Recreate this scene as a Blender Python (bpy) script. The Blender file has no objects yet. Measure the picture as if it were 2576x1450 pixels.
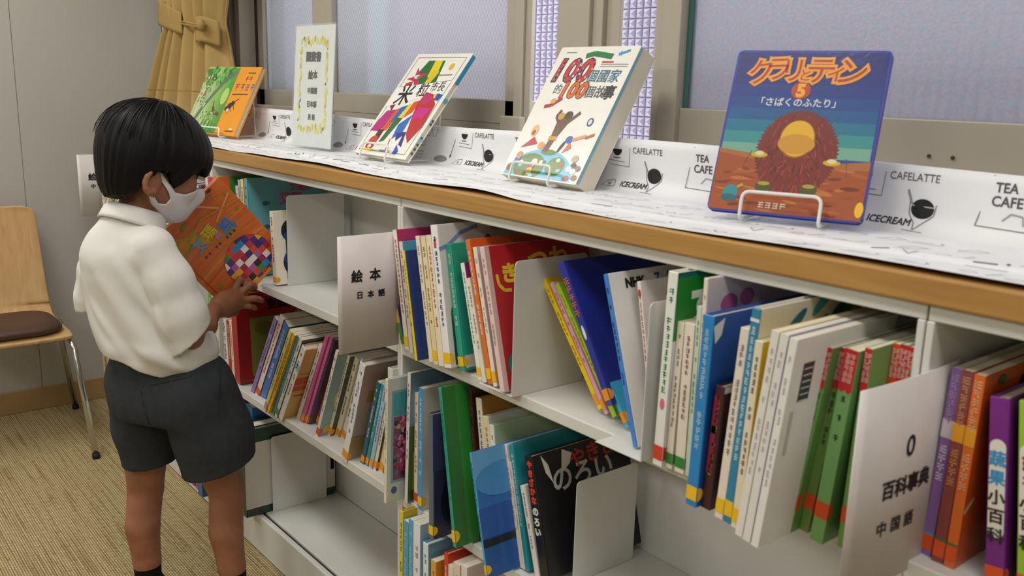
import bpy, math, random
import numpy as np
from mathutils import Vector, Matrix
R = math.radians
scene = bpy.context.scene
COL = scene.collection

# ------------------------------------------------------------------ camera, sky, lights, exposure
CAM_POS = (0.0, -0.95, 1.294)
cam = bpy.data.cameras.new('camera')
cam.sensor_width = 36.0
cam.lens = 31.98
cam_o = bpy.data.objects.new('camera', cam)
COL.objects.link(cam_o)
yaw, pitch, roll = R(140.5215), R(12.4795), R(-1.5970)
fw = Vector((math.cos(yaw) * math.cos(pitch), math.sin(yaw) * math.cos(pitch), -math.sin(pitch)))
rt = Vector((math.sin(yaw), -math.cos(yaw), 0)); dn = fw.cross(rt)
rt2 = math.cos(roll) * rt + math.sin(roll) * dn
dn2 = -math.sin(roll) * rt + math.cos(roll) * dn
cam_o.matrix_world = Matrix(((rt2.x, -dn2.x, -fw.x, CAM_POS[0]), (rt2.y, -dn2.y, -fw.y, CAM_POS[1]),
                             (rt2.z, -dn2.z, -fw.z, CAM_POS[2]), (0, 0, 0, 1)))
cam.clip_start = 0.02
cam.dof.use_dof = True
cam.dof.focus_distance = 2.5
cam.dof.aperture_fstop = 8.0
scene.camera = cam_o

scene.view_settings.view_transform = 'Standard'
scene.view_settings.look = 'None'
scene.view_settings.gamma = 1.0
scene.view_settings.use_curve_mapping = False
scene.view_settings.exposure = 0.27

world = bpy.data.worlds.new('overcast_sky'); scene.world = world
world.use_nodes = True
bg = world.node_tree.nodes['Background']
bg.inputs[0].default_value = (0.94, 0.965, 1.0, 1); bg.inputs[1].default_value = 5.6

def lamp(name, loc, size, power, color, rot=(0, 0, 0)):
    l = bpy.data.lights.new(name, 'AREA'); l.shape = 'RECTANGLE'; l.size, l.size_y = size
    l.energy = power; l.color = color
    o = bpy.data.objects.new(name, l); COL.objects.link(o); o.location = loc; o.rotation_euler = rot
    return o
WARM = (1.0, 0.98, 0.94)
for lx, ly, pw in ((-3.0, -0.95, 18), (-1.3, -0.75, 14), (0.5, -0.75, 13), (-3.0, -2.9, 23), (-0.6, -2.9, 19), (1.6, -2.9, 9)):
    lamp('ceiling_lamp_light', (lx, ly, 2.56), (1.25, 0.5), pw, WARM)

# ------------------------------------------------------------------ helpers
def lin(c):
    c = c.lstrip('#')
    if len(c) == 3: c = ''.join(k * 2 for k in c)
    v = [int(c[i:i + 2], 16) / 255 for i in (0, 2, 4)]
    return tuple(x / 12.92 if x <= 0.04045 else ((x + 0.055) / 1.055) ** 2.4 for x in v)

def new_mat(name):
    m = bpy.data.materials.new(name); m.use_nodes = True
    return m, m.node_tree.nodes, m.node_tree.links, m.node_tree.nodes['Principled BSDF']

def mat(name, color, rough=0.5, metal=0.0, bump=0.0, bscale=200.0, var=0.0, vscale=6.0, spec=0.5, stretch=(1, 1, 1), coat=0.0):
    m, N, Lk, b = new_mat(name)
    c = lin(color) if isinstance(color, str) else color
    b.inputs['Base Color'].default_value = (*c, 1); b.inputs['Roughness'].default_value = rough
    b.inputs['Metallic'].default_value = metal; b.inputs['Specular IOR Level'].default_value = spec
    b.inputs['Coat Weight'].default_value = coat
    tc = N.new('ShaderNodeTexCoord'); mp = N.new('ShaderNodeMapping'); mp.inputs['Scale'].default_value = stretch
    Lk.new(tc.outputs['Object'], mp.inputs['Vector'])
    if bump:
        n = N.new('ShaderNodeTexNoise'); n.inputs['Scale'].default_value = bscale; n.inputs['Detail'].default_value = 3
        bp = N.new('ShaderNodeBump'); bp.inputs['Strength'].default_value = bump; bp.inputs['Distance'].default_value = 0.002
        Lk.new(mp.outputs[0], n.inputs['Vector']); Lk.new(n.outputs['Fac'], bp.inputs['Height']); Lk.new(bp.outputs[0], b.inputs['Normal'])
    if var:
        n = N.new('ShaderNodeTexNoise'); n.inputs['Scale'].default_value = vscale; n.inputs['Detail'].default_value = 4
        r = N.new('ShaderNodeValToRGB')
        r.color_ramp.elements[0].position = 0.3; r.color_ramp.elements[1].position = 0.7
        r.color_ramp.elements[0].color = (*[x * (1 - var) for x in c], 1); r.color_ramp.elements[1].color = (*[min(1, x * (1 + var)) for x in c], 1)
        Lk.new(mp.outputs[0], n.inputs['Vector']); Lk.new(n.outputs['Fac'], r.inputs[0]); Lk.new(r.outputs[0], b.inputs['Base Color'])
    return m

def printed(name, rough, coat=0.0, bump=0.0, wear=0.06):
    m, N, Lk, b = new_mat(name)
    a = N.new('ShaderNodeAttribute'); a.attribute_name = 'Col'
    tc = N.new('ShaderNodeTexCoord'); n = N.new('ShaderNodeTexNoise'); n.inputs['Scale'].default_value = 28; n.inputs['Detail'].default_value = 5
    Lk.new(tc.outputs['Object'], n.inputs['Vector'])
    mx = N.new('ShaderNodeMixRGB'); mx.blend_type = 'MULTIPLY'; mx.inputs[0].default_value = 1.0
    r = N.new('ShaderNodeValToRGB'); r.color_ramp.elements[0].position = 0.3; r.color_ramp.elements[1].position = 0.75
    r.color_ramp.elements[0].color = (1 - wear, 1 - wear, 1 - wear, 1); r.color_ramp.elements[1].color = (1, 1, 1, 1)
    Lk.new(n.outputs['Fac'], r.inputs[0]); Lk.new(a.outputs['Color'], mx.inputs[1]); Lk.new(r.outputs[0], mx.inputs[2])
    Lk.new(mx.outputs[0], b.inputs['Base Color'])
    b.inputs['Roughness'].default_value = rough; b.inputs['Coat Weight'].default_value = coat; b.inputs['Coat Roughness'].default_value = 0.12
    if bump:
        n2 = N.new('ShaderNodeTexNoise'); n2.inputs['Scale'].default_value = 90; n2.inputs['Detail'].default_value = 2
        bp = N.new('ShaderNodeBump'); bp.inputs['Strength'].default_value = bump; bp.inputs['Distance'].default_value = 0.0008
        Lk.new(tc.outputs['Object'], n2.inputs['Vector']); Lk.new(n2.outputs['Fac'], bp.inputs['Height'])
        Lk.new(bp.outputs[0], b.inputs['Normal']); Lk.new(bp.outputs[0], b.inputs['Coat Normal'])
    return m

PRINT = printed('printed_paper', 0.5)
GLOSSY = printed('laminated_cover', 0.38, coat=0.25, bump=0.12)
SHINY = printed('shiny_cover', 0.42, coat=0.22, bump=0.25, wear=0.0)

class MB:
    """collects coloured shapes and links them as ONE mesh object"""
    def __init__(self): self.v = []; self.f = []; self.c = []
    def add(self, vs, fs, col):
        o = len(self.v); self.v += [tuple(p) for p in vs]; self.f += [tuple(i + o for i in f) for f in fs]
        c = lin(col) if isinstance(col, str) else col
        self.c += [c] * len(fs); return self
    def box(self, x0, x1, y0, y1, z0, z1, col='#ffffff'):
        vs = [(x, y, z) for x in (x0, x1) for y in (y0, y1) for z in (z0, z1)]
        return self.add(vs, [(0, 1, 3, 2), (4, 6, 7, 5), (0, 4, 5, 1), (2, 3, 7, 6), (0, 2, 6, 4), (1, 5, 7, 3)], col)
    def poly(self, pts, xf, col): return self.add([xf(*p) for p in pts], [tuple(range(len(pts)))], col)
    def rect(self, a, b, c, d, xf, col): return self.poly([(a, c), (b, c), (b, d), (a, d)], xf, col)
    def oval(self, cx, cy, rx, ry, xf, col, n=20, a=0.0):
        pts = []
        for i in range(n):
            t = 2 * math.pi * i / n; x, y = rx * math.cos(t), ry * math.sin(t)
            pts.append((cx + x * math.cos(a) - y * math.sin(a), cy + x * math.sin(a) + y * math.cos(a)))
        return self.poly(pts, xf, col)
    def line(self, pts, w, xf, col):
        for (x0, y0), (x1, y1) in zip(pts[:-1], pts[1:]):
            l = math.hypot(x1 - x0, y1 - y0) or 1e-6; nx, ny = -(y1 - y0) / l * w / 2, (x1 - x0) / l * w / 2
            self.poly([(x0 - nx, y0 - ny), (x1 - nx, y1 - ny), (x1 + nx, y1 + ny), (x0 + nx, y0 + ny)], xf, col)
        return self
    def text(self, body, cx, cy, size, xf, col, bold=0.0, sx=1.0, rot=0.0, shear=0.0, gap=1.0):
        c = bpy.data.curves.new('glyphs', 'FONT'); c.body = body; c.size = size; c.align_x = 'CENTER'; c.align_y = 'CENTER'
        c.resolution_u = 3; c.fill_mode = 'BOTH'; c.bevel_depth = max(0.0, bold); c.bevel_resolution = 0; c.space_character = gap; c.shear = shear
        o = bpy.data.objects.new('glyphs', c); COL.objects.link(o)
        m = bpy.data.meshes.new_from_object(o.evaluated_get(bpy.context.evaluated_depsgraph_get()))
        bpy.data.objects.remove(o); bpy.data.curves.remove(c)
        co, sn = math.cos(rot), math.sin(rot)
        if len(m.vertices):
            # centre CJK text on its own bounds
            ys = [v.co.y for v in m.vertices]; xs = [v.co.x for v in m.vertices]
            my, mxx = (min(ys) + max(ys)) / 2, (min(xs) + max(xs)) / 2
            fs = [tuple(p.vertices) for p in m.polygons]; p0, pa, pb = (Vector(xf(cx + i * 1e-4, cy + j * 1e-4)) for i, j in ((0, 0), (1, 0), (0, 1)))
            nv = (pa - p0).cross(pb - p0); nv = nv.normalized() if nv.length > 0 else Vector((0, 0, 0))
            zk = 0.0 if bold <= 0 else .00006 / bold
            vs = []
            for v in m.vertices:
                x, y = (v.co.x - mxx) * sx, v.co.y - my
                vs.append(tuple(Vector(xf(cx + x * co - y * sn, cy + x * sn + y * co)) + nv * (v.co.z * zk)))
            self.add(vs, fs, col)
        bpy.data.meshes.remove(m); return self
    def tube(self, pts, r, col='#ffffff', n=8, closed=False):
        P = [Vector(p) for p in pts]; rings = []; k = len(P); up = None
        for i in range(k):
            a = P[(i - 1) % k] if (closed or i > 0) else P[i]; b = P[(i + 1) % k] if (closed or i < k - 1) else P[i]
            t = (b - a).normalized()
            if up is None:
                up = t.orthogonal().normalized()
            up = (up - t * up.dot(t)).normalized(); s = t.cross(up)
            rr = r[i] if hasattr(r, '__len__') else r
            rings.append([P[i] + (up * math.cos(2 * math.pi * j / n) + s * math.sin(2 * math.pi * j / n)) * rr for j in range(n)])
        vs = [p for q in rings for p in q]; fs = []
        for i in range(k if closed else k - 1):
            j2 = (i + 1) % k
            fs += [(i * n + j, i * n + (j + 1) % n, j2 * n + (j + 1) % n, j2 * n + j) for j in range(n)]
        if not closed: fs += [tuple(range(n))[::-1], tuple((k - 1) * n + j for j in range(n))]
        return self.add(vs, fs, col)
    def grid(self, fn, nu, nv, col, closed_u=False):
        vs = [fn(i / (nu if closed_u else nu - 1), j / (nv - 1)) for j in range(nv) for i in range(nu)]
        fs = [(j * nu + i, j * nu + (i + 1) % nu, (j + 1) * nu + (i + 1) % nu, (j + 1) * nu + i)
              for j in range(nv - 1) for i in range(nu if closed_u else nu - 1)]
        return self.add(vs, fs, col)
    def build(self, name, m, parent=None, smooth=False, bevel=0.0, bseg=2, solid=0.0, loc=None):
        me = bpy.data.meshes.new(name); me.from_pydata(self.v, [], self.f)
        at = me.color_attributes.new('Col', 'FLOAT_COLOR', 'CORNER')
        buf = []
        for f, c in zip(self.f, self.c): buf += [c[0], c[1], c[2], 1.0] * len(f)
        at.data.foreach_set('color', buf)
        me.materials.append(m); me.update()
        if smooth: me.polygons.foreach_set('use_smooth', [True] * len(me.polygons))
        o = bpy.data.objects.new(name, me); COL.objects.link(o)
        if parent: o.parent = parent
        if loc: o.location = loc
        if solid:
            s = o.modifiers.new('thick', 'SOLIDIFY'); s.thickness = solid; s.offset = 0
        if bevel:
            b = o.modifiers.new('bevel', 'BEVEL'); b.width = bevel; b.segments = bseg; b.limit_method = 'ANGLE'; b.angle_limit = R(40)
        return o

def blur_glyph(m, x, z, s, f, col, r):
    """an unreadable printed character: a few short strokes"""
    for q in range(r.choice((2, 3))): zz = z + s * (.36 - .34 * q); w = s * r.uniform(.3, .42); m.rect(x - w, x + w, zz - s * .07, zz + s * .07, f, col)
    xx = x + s * r.uniform(-.25, .25); m.rect(xx - s * .07, xx + s * .07, z - s * .42, z + s * .42, f, col)
def blur_row(m, n, x, z, s, f, col, seed=1, down=False, step=1.05):
    r = random.Random(seed * 31 + n)
    for i in range(n):
        if down: blur_glyph(m, x, z - i * s * step, s, f, col, r)
        else: blur_glyph(m, x + (i - (n - 1) / 2) * s * step, z, s, f, col, r)
def tag(o, label, cat, group=None):
    o['label'] = label; o['category'] = cat
    if group: o['group'] = group
    return o
def thing(name, label, cat, loc=(0, 0, 0), rot=(0, 0, 0), group=None):
    o = bpy.data.objects.new(name, None); COL.objects.link(o); o.location = loc; o.rotation_euler = rot
    o.empty_display_size = 0.05
    return tag(o, label, cat, group)
def struct(o): o['kind'] = 'structure'; return o
def smooth_path(pts, n=6):
    P = [Vector(p) for p in pts]; out = []
    for i in range(len(P) - 1):
        p0, p1, p2, p3 = P[max(i - 1, 0)], P[i], P[i + 1], P[min(i + 2, len(P) - 1)]
        for k in range(n):
            t = k / n
            out.append(0.5 * ((2 * p1) + (p2 - p0) * t + (2 * p0 - 5 * p1 + 4 * p2 - p3) * t * t + (3 * p1 - p0 - 3 * p2 + p3) * t ** 3))
    return out + [P[-1]]
def rounded(pts, r, n=5):
    """polyline with rounded corners (bent wire)"""
    P = [Vector(p) for p in pts]; out = [P[0]]
    for a, b, c in zip(P[:-2], P[1:-1], P[2:]):
        u, v = (a - b), (c - b); k = min(r, u.length * .45, v.length * .45)
        p, q = b + u.normalized() * k, b + v.normalized() * k
        for i in range(n + 1):
            t = i / n; out.append(p * (1 - t) ** 2 + b * 2 * t * (1 - t) + q * t * t)
    return out + [P[-1]]

# ------------------------------------------------------------------ materials
STEEL = mat('white_steel', '#d8d8d2', 0.33, 0.0, bump=0.05, bscale=500, var=0.015)
GAP_SHADE = mat('shadow_gap', '#15171a', 0.6)
ALU = mat('champagne_aluminium', '#b0a899', 0.42, 0.0, var=0.03, vscale=3, stretch=(1, 1, 0.1))
ALU_DARK = mat('dark_gasket', '#3c3834', 0.6)
WALLM = mat('wall_paint', '#b9b7b0', 0.7, bump=0.06, bscale=260, var=0.02, vscale=2)
WHITEW = mat('white_trim', '#cfcdc6', 0.6, bump=0.04, bscale=200)
CEIL = mat('ceiling_board', '#dcdbd5', 0.8, bump=0.1, bscale=90, var=0.03)
TAN = mat('tan_vinyl', '#a98a5c', 0.5, bump=0.03, bscale=150, var=0.04, vscale=5)
CHROME = mat('chrome', '#c9c9c9', 0.14, 1.0)
RUBBER = mat('black_rubber', '#17171a', 0.7)
SEATF = mat('brown_vinyl', '#4a3228', 0.5, bump=0.1, bscale=400, var=0.05)
WIRE = mat('white_wire', '#e4e4e0', 0.35)
PAGES = mat('page_block', '#dcd3bf', 0.8, bump=0.5, bscale=60, var=0.1, vscale=8, stretch=(20, 0.4, 0.4))
SHIRT = mat('white_cotton', '#dcdad4', 0.8, bump=0.12, bscale=900, spec=0.2)
SHORTS = mat('charcoal_wool', '#34383c', 0.85, bump=0.18, bscale=900, var=0.1, vscale=60, spec=0.2)
SOCK = mat('black_sock', '#101114', 0.9, bump=0.3, bscale=500, spec=0.2)
MASKM = mat('mask_fabric', '#dad8dc', 0.75, bump=0.05, bscale=600, spec=0.2)
CURT = mat('curtain_cloth', '#b2965e', 0.75, bump=0.15, bscale=700, var=0.04, vscale=12, spec=0.2)
CURT2 = mat('curtain_tie_cloth', '#a88c55', 0.75, bump=0.15, bscale=700, spec=0.2)

def skin_mat():
    m, N, Lk, b = new_mat('skin')
    tc = N.new('ShaderNodeTexCoord'); n = N.new('ShaderNodeTexNoise'); n.inputs['Scale'].default_value = 22; n.inputs['Detail'].default_value = 5
    r = N.new('ShaderNodeValToRGB'); r.color_ramp.elements[0].position = 0.3; r.color_ramp.elements[1].position = 0.72
    r.color_ramp.elements[0].color = (*lin('#8c5a40'), 1); r.color_ramp.elements[1].color = (*lin('#a06c50'), 1)
    Lk.new(tc.outputs['Object'], n.inputs['Vector']); Lk.new(n.outputs['Fac'], r.inputs[0]); Lk.new(r.outputs[0], b.inputs['Base Color'])
    b.inputs['Roughness'].default_value = 0.55; b.inputs['Subsurface Weight'].default_value = 0.1
    b.inputs['Subsurface Radius'].default_value = (0.008, 0.003, 0.0015); b.inputs['Subsurface Scale'].default_value = 1.0
    return m
SKIN = skin_mat()

def hair_mat():
    m, N, Lk, b = new_mat('black_hair')
    b.inputs['Base Color'].default_value = (0.006, 0.0055, 0.006, 1); b.inputs['Roughness'].default_value = 0.48
    b.inputs['Specular IOR Level'].default_value = 0.16
    return m
HAIR = hair_mat()

def wood_mat(name, c0, c1, rough, scale=(1.2, 14, 14)):
    m, N, Lk, b = new_mat(name)
    tc = N.new('ShaderNodeTexCoord'); mp = N.new('ShaderNodeMapping'); mp.inputs['Scale'].default_value = scale
    n = N.new('ShaderNodeTexNoise'); n.inputs['Scale'].default_value = 5; n.inputs['Detail'].default_value = 6; n.inputs['Distortion'].default_value = 0.6
    r = N.new('ShaderNodeValToRGB'); r.color_ramp.elements[0].position = 0.3; r.color_ramp.elements[1].position = 0.7
    r.color_ramp.elements[0].color = (*lin(c0), 1); r.color_ramp.elements[1].color = (*lin(c1), 1)
    Lk.new(tc.outputs['Object'], mp.inputs[0]); Lk.new(mp.outputs[0], n.inputs['Vector']); Lk.new(n.outputs['Fac'], r.inputs[0]); Lk.new(r.outputs[0], b.inputs['Base Color'])
    b.inputs['Roughness'].default_value = rough
    return m
WOOD = wood_mat('oak_worktop', '#a87c40', '#bb8f50', 0.4, (0.8, 12, 12))
PLY = wood_mat('beech_ply', '#c39a66', '#d3ac78', 0.38, (10, 10, 0.9))

def carpet_mat():
    m, N, Lk, b = new_mat('woven_carpet')
    tc = N.new('ShaderNodeTexCoord')
    mp = N.new('ShaderNodeMapping'); mp.inputs['Rotation'].default_value = (0, 0, R(0))
    Lk.new(tc.outputs['Object'], mp.inputs[0])
    br = N.new('ShaderNodeTexBrick'); br.inputs['Scale'].default_value = 1.0
    br.inputs['Brick Width'].default_value = 0.011; br.inputs['Row Height'].default_value = 0.0062; br.inputs['Mortar Size'].default_value = 0.0013
    br.inputs['Mortar Smooth'].default_value = 0.6; br.inputs['Bias'].default_value = 0.0
    br.inputs['Color1'].default_value = (*lin('#d2bf92'), 1); br.inputs['Color2'].default_value = (*lin('#c2ae80'), 1)
    br.inputs['Mortar'].default_value = (*lin('#8f7f58'), 1)
    Lk.new(mp.outputs[0], br.inputs['Vector'])
    # reddish and pale threads that run along the weave
    mp2 = N.new('ShaderNodeMapping'); mp2.inputs['Scale'].default_value = (3, 160, 1); Lk.new(tc.outputs['Object'], mp2.inputs[0])
    n = N.new('ShaderNodeTexNoise'); n.inputs['Scale'].default_value = 1.0; n.inputs['Detail'].default_value = 2; Lk.new(mp2.outputs[0], n.inputs['Vector'])
    r = N.new('ShaderNodeValToRGB'); e = r.color_ramp.elements
    e[0].position = 0.36; e[0].color = (*lin('#c4a88c'), 1); e[1].position = 0.5; e[1].color = (1, 1, 1, 1)
    Lk.new(n.outputs['Fac'], r.inputs[0])
    mx = N.new('ShaderNodeMixRGB'); mx.blend_type = 'MULTIPLY'; mx.inputs[0].default_value = 0.6
    Lk.new(br.outputs['Color'], mx.inputs[1]); Lk.new(r.outputs[0], mx.inputs[2])
    v = N.new('ShaderNodeTexWhiteNoise'); mp3 = N.new('ShaderNodeMapping'); mp3.inputs['Scale'].default_value = (91, 161, 1)
    sn = N.new('ShaderNodeVectorMath'); sn.operation = 'FLOOR'
    Lk.new(tc.outputs['Object'], mp3.inputs[0]); Lk.new(mp3.outputs[0], sn.inputs[0]); Lk.new(sn.outputs[0], v.inputs['Vector'])
    r2 = N.new('ShaderNodeValToRGB'); e = r2.color_ramp.elements
    e[0].position = 0.0; e[0].color = (*lin('#c98a72'), 1); e[1].position = 0.07; e[1].color = (0.86, 0.86, 0.86, 1); r2.color_ramp.elements.new(1.0).color = (1, 1, 1, 1)
    Lk.new(v.outputs['Value'], r2.inputs[0])
    mx2 = N.new('ShaderNodeMixRGB'); mx2.blend_type = 'MULTIPLY'; mx2.inputs[0].default_value = 0.45
    Lk.new(mx.outputs[0], mx2.inputs[1]); Lk.new(r2.outputs[0], mx2.inputs[2]); Lk.new(mx2.outputs[0], b.inputs['Base Color'])
    bp = N.new('ShaderNodeBump'); bp.inputs['Strength'].default_value = 0.8; bp.inputs['Distance'].default_value = 0.003; bp.invert = True
    Lk.new(br.outputs['Fac'], bp.inputs['Height']); Lk.new(bp.outputs[0], b.inputs['Normal'])
    b.inputs['Roughness'].default_value = 0.9; b.inputs['Specular IOR Level'].default_value = 0.15
    return m
CARPET = carpet_mat()

def glass_mat(name, tint, pitch_, slope, wirec):
    """wired frosted glass: scatters the daylight, blurs what stands outside"""
    m = bpy.data.materials.new(name); m.use_nodes = True; N, Lk = m.node_tree.nodes, m.node_tree.links
    N.remove(N['Principled BSDF']); out = N['Material Output']
    tr = N.new('ShaderNodeBsdfTranslucent'); gl = N.new('ShaderNodeBsdfGlossy'); rf = N.new('ShaderNodeBsdfRefraction')
    rf.inputs['IOR'].default_value = 1.02; rf.inputs['Roughness'].default_value = 0.32
    gl.inputs['Roughness'].default_value = 0.3
    tc = N.new('ShaderNodeTexCoord'); sp = N.new('ShaderNodeSeparateXYZ'); Lk.new(tc.outputs['Object'], sp.inputs[0])
    def mth(op, a, b=None):
        n = N.new('ShaderNodeMath'); n.operation = op
        for i, x in enumerate((a, b)):
            if x is None: continue
            if isinstance(x, (int, float)): n.inputs[i].default_value = x
            else: Lk.new(x, n.inputs[i])
        return n.outputs[0]
    ds = []
    for s in (1, -1):
        t = mth('ADD', mth('MULTIPLY', sp.outputs['X'], s * slope), sp.outputs['Z'])
        f = mth('FRACT', mth('DIVIDE', t, pitch_))
        ds.append(mth('LESS_THAN', mth('ABSOLUTE', mth('SUBTRACT', f, 0.5)), 0.0011 / pitch_ * 0.9))
    wire = mth('MAXIMUM', ds[0], ds[1])
    n = N.new('ShaderNodeTexNoise'); n.inputs['Scale'].default_value = 160; n.inputs['Detail'].default_value = 2; Lk.new(tc.outputs['Object'], n.inputs['Vector'])
    r = N.new('ShaderNodeValToRGB'); r.color_ramp.elements[0].position = 0.3; r.color_ramp.elements[1].position = 0.7
    t = lin(tint); r.color_ramp.elements[0].color = (*[x * 0.9 for x in t], 1); r.color_ramp.elements[1].color = (*t, 1)
    Lk.new(n.outputs['Fac'], r.inputs[0])
    mx = N.new('ShaderNodeMixRGB'); mx.inputs[2].default_value = (*lin(wirec), 1); Lk.new(r.outputs[0], mx.inputs[1])
    Lk.new(mth('MULTIPLY', wire, 0.55), mx.inputs[0])
    for x in (tr, rf): Lk.new(mx.outputs[0], x.inputs['Color'])
    bp = N.new('ShaderNodeBump'); bp.inputs['Strength'].default_value = 0.3; bp.inputs['Distance'].default_value = 0.002
    Lk.new(n.outputs['Fac'], bp.inputs['Height']); Lk.new(bp.outputs[0], gl.inputs['Normal']); Lk.new(bp.outputs[0], rf.inputs['Normal'])
    a = N.new('ShaderNodeMixShader'); a.inputs[0].default_value = 0.55; Lk.new(tr.outputs[0], a.inputs[1]); Lk.new(rf.outputs[0], a.inputs[2])
    b = N.new('ShaderNodeMixShader'); b.inputs[0].default_value = 0.06; Lk.new(a.outputs[0], b.inputs[1]); Lk.new(gl.outputs[0], b.inputs[2])
    Lk.new(b.outputs[0], out.inputs[0])
    return m
GLASS_A = glass_mat('wired_frosted_glass', '#dedcdc', 0.022, 1.7, '#6c8086')
GLASS_B = glass_mat('wired_frosted_glass_wide', '#cdcbcf', 0.055, 0.75, '#a8d0d4')  # pale teal wire colour has the wires' tealish reflection painted in
def clear_mat():
    m, N, Lk, b = new_mat('clear_acrylic')
    tr = N.new('ShaderNodeBsdfTransparent'); tr.inputs[0].default_value = (0.97, 0.985, 0.98, 1); mx = N.new('ShaderNodeMixShader'); mx.inputs[0].default_value = 0.09
    b.inputs['Base Color'].default_value = (0.8, 0.84, 0.84, 1); b.inputs['Roughness'].default_value = 0.15
    Lk.new(tr.outputs[0], mx.inputs[1]); Lk.new(b.outputs[0], mx.inputs[2]); Lk.new(mx.outputs[0], N['Material Output'].inputs[0])
    return m
ACRYL = clear_mat()
TILEM = mat('lavender_tile', '#7d7486', 0.4, var=0.05, vscale=3)
GROUT = mat('tile_grout', '#4a4454', 0.8)

# ------------------------------------------------------------------ the room
LX, WY_, RX, BY, H = -3.8, 0.40, 3.0, -5.0, 2.6
struct(MB().box(LX - .1, RX + .1, BY - .1, WY_ + .2, -0.1, 0.0).build('floor', CARPET))
struct(MB().box(LX - .1, RX + .1, BY - .1, WY_ + .2, H, H + .1).build('ceiling', CEIL))
wl = MB()
ys = [BY, -4.7, -3.8, -2.9, -2.0, -1.104, -0.204, 0.336]
for a, b in zip(ys[:-1], ys[1:]): wl.box(LX - .1, LX, a + .0015, b - .0015, 0, H)
wl.box(LX - .1, LX - .004, BY, .336, 0, H)
struct(wl.build('wall_left', WALLM))
struct(MB().box(LX - .1, LX + .004, .338, .40, 0, H).build('trim_1', WHITEW, bevel=.002))
struct(MB().box(LX, LX + .008, BY, .336, 0, .089).build('baseboard_left', TAN, bevel=.003))
struct(MB().box(RX, RX + .1, BY, WY_, 0, H).build('wall_right', WALLM))
struct(MB().box(LX - .1, RX + .1, BY - .1, BY, 0, H).build('wall_back', WALLM))
W0, W1, WB, WT = -3.46, 0.30, 1.12, 2.2          # window opening
ww = MB()
ww.box(LX, RX, WY_, WY_ + .2, 0, WB); ww.box(LX, RX, WY_, WY_ + .2, WT, H)
ww.box(LX, W0, WY_, WY_ + .2, WB, WT); ww.box(W1, RX, WY_, WY_ + .2, WB, WT)
struct(ww.build('wall_window', WALLM))

# window 1: two sliding sashes beside an open strip; window 2 beyond the post
def window_1():
    t = bpy.data.objects.new('window_1', None); COL.objects.link(t); struct(t)
    f = MB()
    f.box(W0, -3.40, .402, .60, WB, WT); f.box(-3.375, -3.352, .43, .60, WB, WT); f.box(-3.325, -3.285, .44, .60, WB, WT)
    f.box(W0, W1, .405, .60, WB, 1.175); f.box(W0, W1, .405, .60, WT - .04, WT)
    f.box(W0, -1.66, .452, .475, 1.175, 1.207); f.box(W0, -1.545, .405, .418, 1.175, 1.187)
    f.build('frame', ALU, t, bevel=.002)
    MB().box(-3.40, -3.375, .47, .60, WB, WT).box(-3.352, -3.325, .48, .60, WB, WT).box(-3.285, -3.25, .50, .60, WB, WT).build('gasket', ALU_DARK, t)
    s = MB()   # far sash
    s.box(-3.25, -3.205, .495, .525, 1.20, WT - .04); s.box(-2.79, -2.72, .495, .525, 1.20, WT - .04); s.box(-3.25, -2.72, .495, .525, 1.20, 1.262); s.box(-3.25, -2.72, .495, .525, WT - .11, WT - .04)
    s.build('far_sash', ALU, t, bevel=.002)
    struct(MB().box(-3.205, -2.79, .507, .513, 1.262, WT - .11).build('far_pane', GLASS_A, t))
    s = MB()   # near sash
    s.box(-2.735, -2.655, .45, .48, 1.20, WT - .04); s.box(-2.655, -2.60, .446, .484, 1.20, WT - .04)
    s.box(-1.747, -1.70, .45, .475, 1.20, WT - .04); s.box(-1.70, -1.672, .437, .470, 1.20, WT - .04); s.box(-1.672, -1.650, .446, .456, 1.19, WT - .04)
    s.box(-2.735, -1.66, .45, .48, 1.205, 1.262); s.box(-2.735, -1.66, .45, .48, WT - .11, WT - .04)
    s.build('near_sash', ALU, t, bevel=.002)
    struct(MB().box(-2.60, -1.747, .462, .468, 1.262, WT - .11).build('near_pane', GLASS_A, t))
    c = MB(); c.box(-1.735, -1.66, .425, .447, 1.187, 1.226)
    c.build('corner_block', ALU, t, bevel=.004)
    p = MB(); p.box(-1.545, -1.445, .43, .46, WB, WT); p.box(-1.445, -1.415, .440, .462, WB, WT); p.box(-1.415, -1.395, .452, .462, WB, WT); p.box(-1.395, -1.370, .446, .456, WB, WT)
    p.build('post', ALU, t, bevel=.002)
    return t
window_1()
def window_2():
    t = bpy.data.objects.new('window_2', None); COL.objects.link(t); struct(t)
    s = MB()
    s.box(-1.276, -1.245, .45, .49, 1.175, WT - .04); s.box(-1.245, -1.20, .437, .485, 1.175, WT - .04)
    s.box(-1.20, .30, .45, .48, 1.175, 1.262); s.box(.22, .30, .45, .48, 1.2, WT - .04); s.box(-1.2, .30, .45, .48, WT - .11, WT - .04)
    s.build('sash', ALU, t, bevel=.002)
    MB().box(-1.20, -1.188, .458, .472, 1.262, WT - .11, ).build('gasket', mat('teal_gasket', '#3f6660', .5), t)
    struct(MB().box(-1.188, .22, .462, .468, 1.262, WT - .11).build('pane', GLASS_B, t))
    for x in (-.692, -.655):
        k = MB(); k.tube([(x, .4505, 1.207), (x, .447, 1.207)], .0028, n=10); k.build('screw', ALU_DARK, t)
window_2()

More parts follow.
